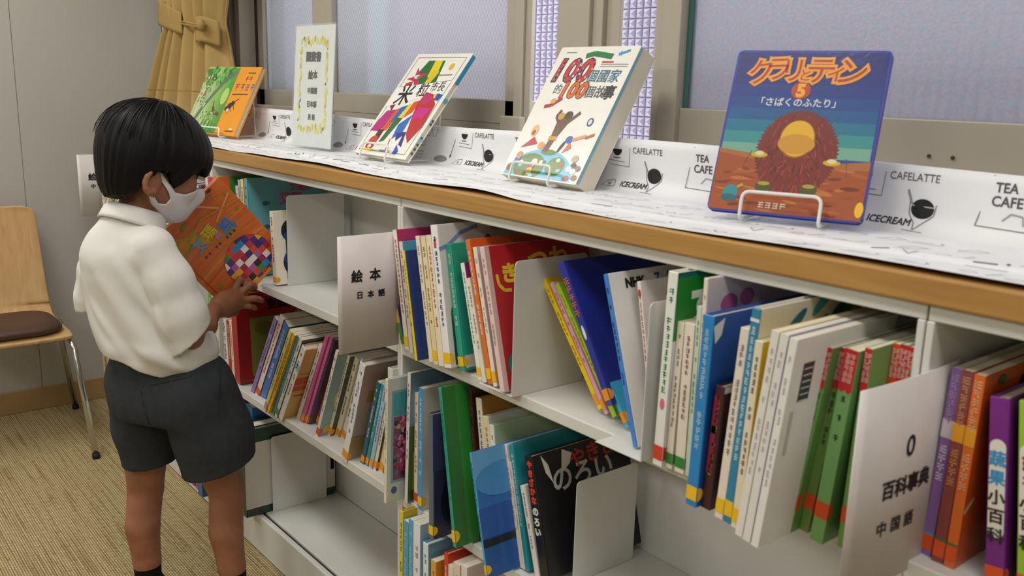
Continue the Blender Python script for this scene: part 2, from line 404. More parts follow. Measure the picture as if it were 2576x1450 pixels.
# neighbouring house wall of small pyramid tiles, seen through the open strips
def tile_wall():
    g = MB(); P = .037; y = 1.72
    for i in range(90):
        for j in range(40):
            x0, z0 = -4.2 + i * P, .75 + j * P; a, b, c, d = x0 + .002, x0 + P - .002, z0 + .002, z0 + P - .002
            g.add([(a, y, c), (b, y, c), (b, y, d), (a, y, d), ((a + b) / 2, y - .011, (c + d) / 2)], [(0, 1, 4), (1, 2, 4), (2, 3, 4), (3, 0, 4)], '#fff')
    t = bpy.data.objects.new('wall_outside', None); COL.objects.link(t); struct(t)
    struct(g.build('tile_face', TILEM, t))
    struct(MB().box(-6, 2, y, y + .2, 0, 2.9).build('grout_base', GROUT, t))
tile_wall()
# pale teal panel added outside to tint a band of the near pane
struct(MB().box(-3.35, -3.02, .82, .9, 0, 3).build('outside_panel', mat('pale_teal_panel', '#9cc4c4', .6)))
# ------------------------------------------------------------------ bookcases
ZS = {1: 0.783, 2: 0.453, 3: 0.119}
DEP = 0.255
DIV = [-3.53, -2.472, -1.503, -0.450, 0.60]
BAYN = ['white steel bookcase bay nearest the end wall, behind the boy', 'white steel bookcase bay the boy takes a book from',
        'white steel bookcase bay in the middle with a gap between its bookends', 'white steel bookcase bay holding the encyclopedias']
for i, (a, b) in enumerate(zip(DIV[:-1], DIV[1:])):
    t = thing('bookcase', BAYN[i], 'bookcase', (a, 0, 0), group='white steel bookcase bays'); w = b - a - .001
    for x in (0.0005, w - .009): MB().box(x, x + .0085, 0, DEP, 0, 1.06).build('side_panel', STEEL, t, bevel=.0012)
    MB().box(.009, w - .009, DEP - .012, DEP - .002, .119, 1.06).build('back_panel', STEEL, t)
    for s in (1, 2):
        m = MB(); m.box(.0095, w - .0095, .012, DEP - .0125, ZS[s] - .006, ZS[s]); m.box(.0095, w - .0095, .0, .016, ZS[s] - .022, ZS[s])
        m.build('shelf', STEEL, t, bevel=.002)
    m = MB(); m.box(.0095, w - .0095, .018, DEP - .0125, .108, .119); m.build('bottom_shelf', STEEL, t, bevel=.0015)
    MB().box(.0095, w - .0095, .0115, .0178, .07, .112).build('gap', GAP_SHADE, t)  # dark filler strip paints shade into the slit behind the base front
    m = MB(); m.box(.0005, w - .0005, -.004, .011, .004, .1165); m.build('base_front', STEEL, t, bevel=.003)
    MB().box(.0006, w - .0006, .002, DEP - .002, 1.0602, 1.0775).build('top_panel', STEEL, t, bevel=.0015)
m = MB(); m.box(-3.535, .62, -.006, .287, 1.078, 1.1095)
tag(m.build('worktop', WOOD, bevel=.003), 'long oak worktop covering the white bookcases', 'worktop')

# ------------------------------------------------------------------ paper runner with printed drawings
rng = random.Random(5)
PH = [rng.uniform(0, 6.28) for _ in range(12)]
def ripple(x, y):
    r = .5 + .5 * math.sin(7.3 * x + PH[0] + 1.5 * math.sin(3.1 * x + PH[1]))
    r2 = .5 + .5 * math.sin(17 * x + PH[2] + 2 * math.sin(5.3 * x))
    fr = max(0, 1 - y / .13)
    h = .0055 * r * fr + .0022 * r2 * fr
    c = .085 + .012 * math.sin(2.2 * x + 1.0)          # the long fold along the runner
    h += .0075 * math.exp(-((y - c) / .008) ** 2) * (0.35 + .65 * (.5 + .5 * math.sin(3.4 * x + 2.4)))
    return h
SL = .262
def runner(x, s):
    """s: distance from the front edge along the paper"""
    y0 = -.0045 + .0135 * (.5 + .5 * math.sin(7.3 * x + PH[0] + 1.5 * math.sin(3.1 * x + PH[1]))) + .003 * math.sin(19 * x)
    if s < SL:
        y = y0 + (SL + .0 - y0) * s / SL; z = 1.1106 + ripple(x, y)
        return (x, y, z)
    s2 = s - SL; r = .03; L = r * math.pi / 2
    if s2 < L:
        a = s2 / r; return (x, SL + r * math.sin(a), 1.1106 + r - r * math.cos(a) + ripple(x, SL) * (1 - s2 / L))
    s3 = s2 - L
    top = .052 + .004 * math.sin(4 * x + PH[3])
    if s3 < top: return (x, SL + r + .004 * math.sin(5 * x + PH[4]) * s3 / top, 1.1106 + r + s3)
    q = min(1.0, (s3 - top) / .03)
    return (x, SL + r + .012 * q + .004 * math.sin(5 * x + PH[4]), 1.1106 + r + top + .010 * math.sin(q * 1.9))
X0, X1 = -3.525, .60
pr = MB(); pr.grid(lambda u, v: runner(X0 + (X1 - X0) * u, v * .392), 330, 62, '#e6e6e8')
PAPERM = printed('runner_paper', .6, wear=.02)
run = pr.build('paper_runner', PAPERM, smooth=True)
tag(run, 'white paper runner printed with cafe drawings, creased along the worktop', 'paper runner')
dr = MB(); INK, GREY = '#2a2a2c', '#77777b'
def rxf(x0, s0=0.0):
    def f(a, b):
        x, s = x0 + a, s0 + b; p = Vector(runner(x, s)); e = 1e-3
        n = (Vector(runner(x + e, s)) - p).cross(Vector(runner(x, s + e)) - p).normalized()
        q = p + n * .0007; return tuple(q)
    return f
def sv(z): return SL + .03 * math.pi / 2 + (z - 1.1406)       # s of a height on the upright part
def motif(x, full=True):
    f = rxf(x)
    dr.text('CAFELATTE', 0, sv(1.186), .0155, f, GREY if not full else '#55555a', sx=.9)
    dr.text('ICECREAM', -.026, sv(1.121), .0165, f, INK, bold=.0004, sx=.85)
    # goblet
    pts = [(.018 + .0165 * math.cos(t), sv(1.143) + .014 * math.sin(t)) for t in [i * .3142 for i in range(20)]]
    dr.poly(pts, f, '#141416'); dr.line([(.003, sv(1.147)), (.034, sv(1.146))], .0016, f, '#b8b8ba')
    dr.line([(-.001, sv(1.153)), (0, sv(1.135)), (.01, sv(1.122)), (.014, sv(1.108))], .0013, f, GREY); dr.line([(.037, sv(1.15)), (.035, sv(1.135)), (.022, sv(1.122)), (.014, sv(1.108))], .0013, f, GREY)
    dr.line([(.0, sv(1.106)), (.03, sv(1.104))], .0014, f, GREY); dr.line([(.002, sv(1.149)), (-.006, sv(1.168))], .0035, f, '#8d8d92')
    # board with TEA CAFE
    dr.line([(.105, sv(1.204)), (.092, sv(1.130)), (.17, sv(1.128))], .0014, f, GREY); dr.line([(.17, sv(1.128)), (.176, sv(1.203))], .0014, f, GREY)
    dr.text('TEA', .125, sv(1.183), .018, f, '#4a4a4e', bold=.0003, sx=.9); dr.text('CAFE', .128, sv(1.165), .019, f, '#4a4a4e', bold=.0003, sx=.9)
    dr.line([(.125, sv(1.14)), (.135, sv(1.15)), (.15, sv(1.148)), (.152, sv(1.136))], .002, f, '#9a9a9e')
    # cup in black with lines, whisk, plate, pots
    a = -.075
    pts = [(a + .012 * math.cos(t), sv(1.186) + .012 * math.sin(t)) for t in [math.pi + i * math.pi / 10 for i in range(11)]]
    dr.poly(pts, f, '#141416'); dr.line([(a - .02, sv(1.165)), (a + .02, sv(1.163))], .001, f, GREY); dr.line([(a - .018, sv(1.157)), (a + .03, sv(1.155)), (a + .032, sv(1.19))], .001, f, GREY); dr.line([(a - .01, sv(1.17)), (a + .008, sv(1.17))], .0022, f, GREY)
    dr.line([(a - .035, sv(1.17)), (a - .05, sv(1.135))], .0012, f, INK); dr.oval(a - .051, sv(1.132), .0025, .004, f, INK)
    dr.oval(a - .085, sv(1.122), .026, .009, f, '#8a8a8e'); dr.oval(a - .085, sv(1.124), .014, .006, f, '#3a3a3d')
    for bx in (a - .12, a - .145):
        dr.line([(bx - .008, sv(1.192)), (bx - .007, sv(1.174)), (bx + .006, sv(1.174)), (bx + .008, sv(1.192)), (bx + .013, sv(1.188)), (bx + .012, sv(1.18))], .001, f, GREY)
    for bx, bz in ((a - .17, 1.16), (a - .20, 1.185), (a - .175, 1.128)):
        dr.line([(bx - .01, sv(bz - .01)), (bx - .01, sv(bz + .008)), (bx + .012, sv(bz + .008)), (bx + .012, sv(bz - .01)), (bx - .01, sv(bz - .01))], .001, f, GREY)
        dr.line([(bx - .006, sv(bz)), (bx + .008, sv(bz))], .001, f, GREY)
    dr.line([(a - .03, sv(1.112)), (a - .02, sv(1.125)), (a + .0, sv(1.128)), (a + .004, sv(1.113)), (a - .03, sv(1.112))], .001, f, GREY); dr.oval(a - .012, sv(1.119), .004, .003, f, '#9c9ca0')
    # flat part of the sheet: the same doodles seen edge on
    for k in range(4):
        for j in range(8):
            bx = -.24 + j * .062 + rng.uniform(-.02, .02); bs = .02 + k * .055 + rng.uniform(-.008, .008)
            kind = rng.randrange(3)
            if kind == 0: dr.line([(bx, bs), (bx + .02, bs + .004), (bx + .03, bs + .02), (bx + .012, bs + .026), (bx, bs)], .0011, f, '#66666a')
            elif kind == 1:
                dr.line([(bx, bs), (bx + .045, bs + .002)], .0012, f, '#66666a'); dr.line([(bx + .004, bs + .01), (bx + .03, bs + .012)], .0012, f, '#55555a'); dr.oval(bx + .04, bs + .015, .0022, .0022, f, '#55555a')
            else: dr.line([(bx - .01, bs), (bx, bs + .008), (bx + .01, bs), (bx, bs - .006), (bx - .01, bs)], .0011, f, '#8a8a8e'); dr.line([(bx + .02, bs - .006), (bx + .028, bs + .02)], .0014, f, '#55555a')
for x in (-3.105, -2.61, -2.115, -1.62, -1.13, -.632, -.137, .30): motif(x)
dr.build('printed_drawing', PAPERM, run)

# ------------------------------------------------------------------ books
CW = '#f0ece2'
def faces(t, h, d):
    sp = lambda a, b: (a * t, -.0004, b * h)                    # spine, fractions
    cv = lambda a, b: (t + .0004, a * d, b * h)                 # cover towards the camera
    return sp, cv
def deco_dashes(m, t, h, sp, col, r, z0=.32, z1=.92):
    z = z1
    while z > z0:
        l = r.uniform(.026, .036); w = r.uniform(.34, .5)
        for q in range(r.choice((2, 3))): zz = z - l * (.1 + .38 * q); m.rect(.5 - w / 2 * r.uniform(.6, 1), .5 + w / 2 * r.uniform(.6, 1), zz - l * .16, zz, sp, col)
        xx = .5 + r.uniform(-.3, .3) * w; m.rect(xx - .05, xx + .05, z - l, z, sp, col); z -= l + r.uniform(.006, .012)
        if r.random() < .18: z -= .06
def vtext(m, body, x, z, size, t, h, col, bold=.0005, step=1.12):
    f = lambda a, b: (x * t + a, -.0005, z * h + b)
    for i, ch in enumerate(body): m.text(ch, 0, -i * size * step, size, f, col, bold=bold)
def art(kind, m, t, h, d, r):
    sp, cv = faces(t, h, d); cx = lambda a, b: (t + .0005, a, b)      # metres on the cover
    e2 = lambda a, b: (t + .0008, a, b)
    if kind == 'rocket':
        m.rect(.0, .16, 0, 1, cv, '#dd6424'); m.oval(.03 + .16 * d, h * .86, .012, .013, cx, '#d8442a'); m.oval(.055 + .16 * d, h * .9, .03, .006, cx, '#b03030', 14); blur_row(m, 2, .03 + .16 * d, h * .86, .008, lambda a, b: (t + .0011, a, b), '#f5efe0')
        for k in range(8): m.oval(r.uniform(.2, .9) * d, r.uniform(.5, .98) * h, .03, .012, e2, r.choice(['#4f9a3e', '#2f6e2a', '#62a84a']), a=r.uniform(0, 3))
    elif kind == 'teal':
        m.text('艾瑪與', d * .62, h * .89, .021, e2, '#b8477e', .0006); m.text('艾瑪', d * .50, h * .78, .034, e2, '#c0487e', .0012); m.rect(.42, .62, .66, .675, cv, '#2f5a70')
        for a, b in ((.2, .74), (.2, .5), (.38, .5), (.72, .6), (.85, .5), (.3, .33)):
            m.oval(a * d, b * h, .009, .006, e2, '#1f6a9a'); m.poly([(a * d + .006, b * h), (a * d + .014, b * h + .006), (a * d + .012, b * h - .004)], e2, '#1f6a9a')
        m.oval(.4 * d, .36 * h, .02, .014, e2, '#b84a4a')
    elif kind == 'silh':
        m.oval(.055, .73 * h, .036, .17 * h, cx, '#122c38', 30); m.oval(.065, .30 * h, .044, .22 * h, cx, '#14323e', 30); m.rect(.15, .95, .1, .72, cv, '#14323e')
        m.oval(.040, .66 * h, .018, .05 * h, e2, '#1f4a86'); m.oval(.044, .36 * h, .020, .1 * h, e2, '#24508c'); m.rect(.15, .75, .07, .12, cv, '#2452a8')
    elif kind == 'rainbow':
        for i, c in enumerate(('#3f8f3c', '#3f3f94', '#c23a7c', '#d84a2c', '#e8b01c', '#4a9a4a')): m.rect(0, .98, .9 - i * .16, .9 - i * .16 + .16 if i else 1, lambda a, b: (a * t, -.00035, b * h), c)
    elif kind == 'brush':
        m.line([(0.0, h * .83), (.02, h * .85), (.05, h * .93), (.09, h * .97)], .007, cx, '#7c92c8'); m.line([(.12, h * .95), (.2, h * .93)], .008, cx, '#8c9cc6')
        m.rect(.05, .14, 0.02, .35, cv, '#1f5a5a'); m.rect(.3, .65, .84, .9, sp, '#c8333a'); m.oval(.1 * d, .37 * h, .012, .02, e2, '#2c7a3a')
    elif kind == 'tealart':
        m.rect(.32, 1, .3, .9, cv, '#d6cfba'); m.oval(.42 * d, .92 * h, .012, .03, e2, '#7c4a3c'); m.oval(.33 * d, .63 * h, .014, .018, e2, '#b86a52'); m.oval(.3 * d, .48 * h, .018, .02, e2, '#d8d4c8'); m.oval(.34 * d, .38 * h, .012, .02, e2, '#8a8c88'); m.oval(.36 * d, .2 * h, .015, .02, e2, '#c2b88a'); m.rect(.02, .22, .02, .12, cv, '#e6dfca')
    elif kind == 'redki':
        m.rect(0, .04, 0, 1, cv, '#d8b4b0'); m.text('つね', .14, h * .86, .05, e2, '#e8bf2c', .0015); m.text('き', .046, h * .80, .036, e2, '#e8c22c', .0018)
        m.line([(.018, h * .80), (.020, h * .73), (.030, h * .685), (.046, h * .68)], .006, e2, '#e8c22c'); m.oval(.03, .17 * h, .014, .02, e2, '#2c8a80'); m.line([(.03, h * .18), (.07, h * .26)], .003, e2, '#5a3a4a')
    elif kind == 'nhk':
        m.text('NHK', d * .24, h * .93, .019, e2, '#161618', .0011); m.text('7', d * .45, h * .93, .024, e2, '#3454b0', .0006); m.line([(d * .55, h * .955), (d * .7, h * .95), (d * .95, h * .965)], .006, e2, '#27306a')
        blur_row(m, 5, d * .78, h * .935, .012, e2, '#2c4a9c', 3)
        for a, b, c1, c2 in ((.3, .83, '#b0545a', '#d8d6d0'), (.3, .76, '#6a5a6a', '#9a8a9a'), (.34, .69, '#4a7a4a', '#7c9a5a')): m.oval(a * d, b * h, .016, .013, cx, c2); m.oval(a * d, b * h + .003, .01, .006, e2, c1)
        m.rect(.3, .95, .48, .66, cv, '#2f62b4'); m.oval(.4 * d, .52 * h, .016, .02, e2, '#a85a34'); m.oval(.42 * d, .5 * h, .016, .014, e2, '#c2862c'); m.oval(.62 * d, .56 * h, .014, .016, e2, '#c8a82c'); m.oval(.38 * d, .58 * h, .008, .012, e2, '#b03c5a')
        m.rect(.35, .95, .2, .42, cv, '#2f62b4'); m.oval(.7 * d, .36 * h, .018, .03, e2, '#2a2422'); m.rect(.4, .95, .02, .12, cv, '#2f62b4')
    elif kind == 'dots':
        for i in range(3): m.oval((.3 + .2 * i) * d, .9 * h, .008, .008, cx, '#a0403a')
        m.oval(.5 * t, .93 * h, .0028, .006, lambda a, b: (a, -.0004, b), '#c23a2c')
    elif kind == 'green':
        m.rect(0, 1, .66, 1, cv, '#138a2c'); m.text('すくすく', d * .62, h * .83, .056, e2, '#e4efe2', .0035); m.rect(0, 1, .97, 1, cv, '#2c9ab0')
        m.oval(.5 * t, .33 * h, .004, .008, lambda a, b: (a, -.0005, b), '#e86a94')
    elif kind == 'torn':
        m.oval(.2 * d, .86 * h, .018, .014, cx, '#c86aa4'); m.oval(.36 * d, .88 * h, .016, .012, cx, '#cf7cae'); m.line([(.3 * d, .8 * h), (.6 * d, .82 * h)], .006, e2, '#c2609c')
    elif kind == 'bluec':
        m.poly([(0, h * .95), (.02, h * .985), (.016, h * .90), (.005, h * .86)], e2, '#d4dade'); m.rect(.3, .9, .5, .75, cv, '#1a4488'); m.oval(.5 * d, .45 * h, .03, .03, e2, '#2a3a50'); m.line([(.4 * d, .6 * h), (.5 * d, .45 * h)], .006, e2, '#6a86b4'); m.oval(.45 * d, .6 * h, .006, .012, e2, '#8a6a50'); deco_dashes(m, t, h, sp, '#bfe0f4', r, .25, .93)
    elif kind == 'maroon':
        m.rect(.1, .62, .3, .92, sp, '#8c1238'); m.rect(.15, .6, .62, .68, sp, '#e0b81c'); m.rect(0, .5, .95, 1.0, cv, '#cfc8bc')
    elif kind == 'sea':
        for i in range(12): m.oval(r.uniform(.3, 1) * d, r.uniform(.72, .99) * h, .03, .008, e2, r.choice(['#2c86a4', '#4aa0b6', '#1d6a8c']), a=.7)
        m.rect(.0, 1, .94, .955, sp, '#e0ecf0'); deco_dashes(m, t, h, sp, '#dff4ff', r, .3, .92)
    elif kind == 'bars':
        for a in (.1, .32): m.rect(a, a + .1, .7, .88, cv, '#3a3a3e'); [m.rect(a + .01, a + .09, .7 + k * .03, .706 + k * .03, lambda p, q: (t + .0007, p * d, q * h), '#cfcdc8') for k in range(6)]
        m.rect(.06, .09, .45, .66, cv, '#c0beb8')
    elif kind in ('redtop', 'redtop2'):
        c = '#c0202c' if kind == 'redtop' else '#d8401c'
        m.rect(0, 1, .8, 1, sp, c); m.poly([(0, .8), (.25, .785), (.5, .8), (.75, .785), (1, .8)], sp, c)
        for x in (.33, .68): blur_row(m, 5, x * t, .965 * h, .0066, lambda a, b: (a, -.0005, b), '#e8c8b8', int(x * 10), True)
        deco_dashes(m, t, h, sp, '#26382a', r, .5, .77)
        m.rect(0, 1, .13, .215, sp, '#dc4a14'); m.rect(0, .03, .13, .215, cv, '#dc4a14')
    elif kind[:4] == 'enc_':
        c2 = {'p': ('#d8ccd8', '#b89cc8'), 'm': ('#e8a01c', '#d89868'), 'o': ('#eaa01c', '#f0b884')}[kind[4]]
        m.rect(0, 1, .64, .735, sp, c2[0]); g_ = lambda a, b: (a, -.0005, b); blur_row(m, 6, .5 * t, .95 * h, .0095, g_, c2[1], 2, True); blur_row(m, 4, .5 * t, .58 * h, .0105, g_, c2[1] if kind[4] != 'p' else '#e6dcec', 5, True)
        m.rect(0, 1, .115, .13, sp, {'p': '#4a90c8', 'm': '#4a6a3a', 'o': '#3f6a40'}[kind[4]]); m.rect(0, 1, .03, .115, sp, '#e0501c')
        if kind == 'enc_o': m.oval(.5 * d, .9 * h, .02, .012, e2, '#2a1a12'); m.line([(.0, h * .3), (.02, h * .36)], .005, e2, '#e6c88a'); m.oval(.2 * d, .95 * h, .01, .006, e2, '#2f5a28')
    elif kind in ('veg', 'green_enc'):
        f = lambda a, b: (a, -.0006, b); g = lambda a, b: (a, -.0010, b)
        z0, z1 = h * .25, h * .78; w = t * .42
        pts = [(t / 2 + w * math.cos(q), z1 - w + w * math.sin(q)) for q in [i * math.pi / 10 for i in range(11)]] + [(t / 2 + w * math.cos(q), z0 + w + w * math.sin(q)) for q in [math.pi + i * math.pi / 10 for i in range(11)]]
        m.poly(pts, f, '#efebe2')
        for i, ch in enumerate('蔬果小百科'):
            if kind != 'veg' and i < 2: blur_glyph(m, t / 2, z1 - .021 - i * .0212, .0175, g, '#d83a5a', r); continue
            m.text(ch, t / 2, z1 - .021 - i * .0212, .0175, g, ('#2f9ad8' if kind == 'veg' else '#d83a5a') if i < 2 else '#1c1c1e', .0005)
        if kind == 'veg':
            for k in range(7): m.oval(r.uniform(.1, .8) * d, (.95 - k * .12) * h, .014, .016, e2, ['#7aa03a', '#2c3a80', '#3a4a9a', '#7a3a80', '#a8b83a', '#4a3020', '#d8d4cc'][k])
            m.oval(.25 * d, .06 * h, .01, .01, e2, '#b0202c')
    elif kind == 'redframe':
        m.rect(.14, .98, .07, .72, cv, '#8a8a3e'); m.text('变骑自行车', d * .62, h * .855, .031, e2, '#2a0c0c', .0014); m.rect(.3, .98, .945, .955, cv, '#b08a50')
        for k in range(16): m.oval(r.uniform(.2, .92) * d, r.uniform(.1, .68) * h, r.uniform(.008, .03), r.uniform(.01, .03), lambda a, b: (t + .0007 + k * .00002, a, b), r.choice(['#a89a3a', '#6f7a3a', '#c0a84a', '#9aa060', '#8a6a2a']))
        m.rect(.62, .86, .2, .62, lambda a, b: (t + .0012, a * d, b * h), '#2c3420')
        for k in range(10): m.oval(r.uniform(.65, .84) * d, r.uniform(.22, .6) * h, .009, .012, lambda a, b: (t + .0014, a, b), r.choice(['#3f5a2a', '#1f2a18', '#54703a']))
    elif kind == 'tan':
        m.rect(0, 1, .44, .62, cv, '#cc5a2a'); m.rect(0, 1, .5, .53, lambda a, b: (t + .0006, a * d, b * h), '#d88050'); m.rect(.05, 1, .36, .375, cv, '#8a5a2c'); m.rect(.05, 1, .66, .67, cv, '#b88a4a'); m.rect(0, 1, .7, .78, sp, '#8cc0c4')
    elif kind == 'whirl':
        for k in range(14): m.oval(r.uniform(.1, .9) * d, r.uniform(.1, .95) * h, r.uniform(.012, .03), r.uniform(.006, .012), lambda a, b: (t + .0005 + k * .00002, a, b), r.choice(['#5a90a4', '#c8b850', '#7aa8a0', '#3f6f86', '#d8c890']), a=r.uniform(0, 3))
    elif kind == 'greyart':
        m.rect(0, 1, .55, .98, cv, '#b49a94'); m.rect(.1, 1, .62, .74, lambda a, b: (t + .0005, a * d, b * h), '#a8843c'); m.oval(.45 * d, .82 * h, .02, .03, e2, '#4a4048', a=.4); m.oval(.55 * d, .76 * h, .03, .014, e2, '#3f3840', a=.5); m.rect(0, 1, .05, .28, cv, '#9c8458')
        for k in range(12): m.line([(.2 * d, h * (.3 + k * .025)), (.95 * d, h * (.33 + k * .025))], .0012, lambda a, b: (t + .0010, a, b), '#7e7680')
        m.oval(.6 * d, .15 * h, .012, .03, e2, '#4a4636'); m.oval(.4 * d, .1 * h, .01, .02, e2, '#5a5640')
    elif kind == 'collage':
        m.rect(.05, .97, .16, .9, cv, '#7fb0b8'); m.rect(.075, .95, .7, .88, lambda a, b: (t + .0006, a * d, b * h), '#4aa4ac'); m.rect(.075, .95, .18, .69, lambda a, b: (t + .0006, a * d, b * h), '#8a4a6a')
        for k in range(240): m.oval(r.uniform(.09, .6) * d, r.uniform(.2, .67) * h, .005, .006, lambda a, b: (t + .0009 + k * .000004, a, b), r.choice(['#c06a94', '#5a2a4a', '#d89ab4', '#3f3048', '#b8507a', '#7a6a80', '#a83a5a', '#c8a890']), 7)
        m.oval(.5 * d, .8 * h, .02, .008, e2, '#6ac0c8'); m.oval(.8 * d, .75 * h, .006, .008, e2, '#b03a6a'); m.oval(.09 * d, .1 * h, .007, .008, e2, '#4a5a94')
    elif kind == 'greenstrip':
        m.rect(0, .4, .62, 1, cv, '#6a8ca4'); m.rect(0, .6, .02, .6, cv, '#2f5a1c'); m.rect(.05, .4, .1, .4, lambda a, b: (t + .0006, a * d, b * h), '#88a020')
    elif kind == 'navyart':
        m.rect(0, 1, .55, 1, cv, '#3a3860'); m.oval(.25 * d, .28 * h, .03, .05, e2, '#14142c'); m.oval(.6 * d, .2 * h, .04, .05, e2, '#101022'); m.oval(.3 * d, .45 * h, .016, .03, e2, '#1a1a38')
    elif kind == 'tasha':
        m.rect(0, .12, 0, 1, cv, '#27762e'); m.oval(.72 * d, .6 * h, .016, .018, e2, '#1f1614'); m.oval(.8 * d, .62 * h, .014, .012, e2, '#1f1614'); m.oval(.74 * d, .47 * h, .035, .045, e2, '#241a1c')
        m.poly([(.6 * d, .4 * h), (.9 * d, .42 * h), (.98 * d, .28 * h), (.52 * d, .26 * h)], lambda a, b: (t + .0011, a, b), '#b82a34'); m.rect(.55, .95, .2, .25, lambda a, b: (t + .0009, a * d, b * h), '#8a8478'); m.line([(.72 * d, .2 * h), (.76 * d, .1 * h), (.66 * d, .08 * h)], .012, e2, '#241a1c')
    elif kind == 'bluescene':
        m.rect(0, 1, .78, 1, cv, '#6aaade'); m.oval(.3 * d, .75 * h, .06, .03, e2, '#4a94d0'); m.rect(0, 1, .3, .55, cv, '#2a5cae'); m.oval(.55 * d, .4 * h, .014, .045, e2, '#3f8a5c'); m.line([(.55 * d, .28 * h), (.55 * d, .45 * h)], .003, lambda a, b: (t + .0012, a, b), '#2a6a3a')
        m.rect(0, 1, .24, .31, cv, '#16202c'); m.oval(.62 * d, .27 * h, .008, .006, e2, '#c88a2c'); m.rect(0, 1, 0, .24, cv, '#245aa4')
    elif kind == 'critters':
        m.oval(.62 * d, .60 * h, .016, .014, e2, '#3f2c2c'); [m.oval(.62 * d + .015 * math.cos(q), .6 * h + .015 * math.sin(q), .005, .005, e2, '#3f2c2c', 8) for q in (0, 1.2, 2.4, 3.6, 4.9)]
        m.oval(.66 * d, .34 * h, .018, .026, e2, '#a4643c'); m.oval(.62 * d, .42 * h, .008, .008, e2, '#c28a5c'); m.line([(.66 * d, .22 * h), (.62 * d, .16 * h)], .004, e2, '#a4643c'); m.oval(.8 * d, .05 * h, .02, .03, e2, '#1c1a1c')
    elif kind == 'curse':
        m.text('やきさ', d * .56, h * .90, .038, e2, '#b8281e', .0010, rot=.08); m.text('のろい', d * .45, h * .755, .050, e2, '#c8c8c4', .0012)
        m.poly([(.07 * d, h * .99), (.13 * d, h * .90), (.16 * d, h * .74), (.1 * d, h * .84)], e2, '#dcdad4'); m.poly([(.27 * d, h * .99), (.36 * d, h * .94), (.33 * d, h * .86), (.24 * d, h * .8)], lambda a, b: (t + .0012, a, b), '#e2dfd6')
        m.poly([(.4 * d, .2 * h), (.75 * d, .42 * h), (.8 * d, .22 * h)], e2, '#3f4a58'); m.poly([(.42 * d, .205 * h), (.7 * d, .25 * h), (.75 * d, .22 * h)], lambda a, b: (t + .0011, a, b), '#c0a878')
        vtext(m, 'やきざかな', .5, .93, .014, t, h, '#d8421c', .0009); vtext(m, 'のろい', .5, .55, .016, t, h, '#e2e0da', .001)
    elif kind == 'barcode':
        m.rect(0, 1, .09, .82, cv, '#cfcbc0'); m.rect(.95, .99, .3, .7, cv, '#8a6a4a'); m.rect(.1, .5, .97, .985, cv, '#9aa49c')
        for k in range(11): m.rect(.285, .385, .40 + k * .018, .40 + k * .018 + r.choice([.005, .009, .012]), lambda a, b: (t + .0006, a * d, b * h), '#3f3438')
        m.rect(.54, .548, .3, .72, lambda a, b: (t + .0006, a * d, b * h), '#7a7a74')
    elif kind == 'patt':
        for k in range(60): m.oval(r.uniform(.05, .95) * d, r.uniform(.05, .95) * h, r.uniform(.006, .014), r.uniform(.004, .01), lambda a, b: (t + .0004 + k * .00001, a, b), r.choice(['#c8642a', '#3a2418', '#a8481c', '#d88a4a', '#54301c']), 8, r.uniform(0, 3))
    elif kind == 'wb':
        m.rect(0, 1, 0, .38, sp, '#1f5a84'); m.rect(0, 1, .36, .4, sp, '#3fa0b4'); deco_dashes(m, t, h, sp, '#b08a3c', r, .5, .85)
    elif kind == 'navy':
        blur_row(m, 5, .5 * t, .86 * h, .013, lambda a, b: (a, -.0005, b), '#e8703a', 4, True); m.oval(.5 * t, .5 * h, .003, .012, lambda a, b: (a, -.0006, b), '#e8e8f0'); m.rect(0, 1, 0, .12, lambda a, b: (a * t, -.0003, b * h), '#5a4a9a')

def book(row):
    g, lab, shelf, X, Y, t, h, lean, d, sc, cc, kind, st, tc, deco = row[:15]
    z0 = row[15] if len(row) > 15 else ZS[shelf] + (math.sin(-lean) * t if lean < 0 else 0) + .0006
    r = random.Random(lab)
    root = thing('book', lab, 'book', (X, Y, z0), (0, lean, 0), GROUPS[g])
    hard = kind == 'h'; k = .0024 if hard else .0009; ins = .004 if hard else .0006
    c = MB()
    c.box(0, t, 0, k, 0, h, sc); c.box(0, k, k, d, 0, h, cc); c.box(t - k, t, k, d, 0, h, cc)
    c.build('cover', GLOSSY, root, bevel=.0011 if hard else .0006, bseg=2)
    MB().box(k, t - k, k, d - ins, ins, h - ins).build('pages', PAGES, root)
    a = MB(); sp, cv = faces(t, h, d)
    if deco not in ('barcode', 'redframe'): 
        if not deco.startswith(('enc', 'veg', 'green_enc', 'curse', 'navy', 'redtop', 'bluec', 'sea', 'wb')): deco_dashes(a, t, h, sp, tc, r)
    if deco: art(deco, a, t, h, d, r)
    elif cc != sc and t > .008:
        for q in range(3): a.oval(r.uniform(.2, .8) * d, r.uniform(.2, .8) * h, r.uniform(.01, .03), r.uniform(.01, .03), lambda x, y: (t + .0004 + q * .0001, x, y), tuple(min(1, v * r.uniform(.55, 1.4)) for v in lin(cc)))
    for nm, want in (('spine_lettering', True), ('cover_art', False)):
        q = MB()
        for f, c_ in zip(a.f, a.c):
            on_spine = all(a.v[i][1] < 0 for i in f)
            if on_spine == want: q.add([a.v[i] for i in f], [tuple(range(len(f)))], c_)
        if q.f: q.build(nm, GLOSSY, root)
    if st:
        s = MB(); z = .035 if deco not in ('veg', 'green_enc') else .02; sz = .075
        if not deco.startswith(('redtop', 'enc')):
            s.rect(.02, .98, z, z + sz, lambda p, q: (p * t, -.0007, q * h), st)
            s.oval(.0, h * (z + sz / 2), .010, .5 * sz * h, lambda p, q: (t + .0009, max(p, 0), q), st)
            s.build('spine_sticker', PRINT, root)
    return root
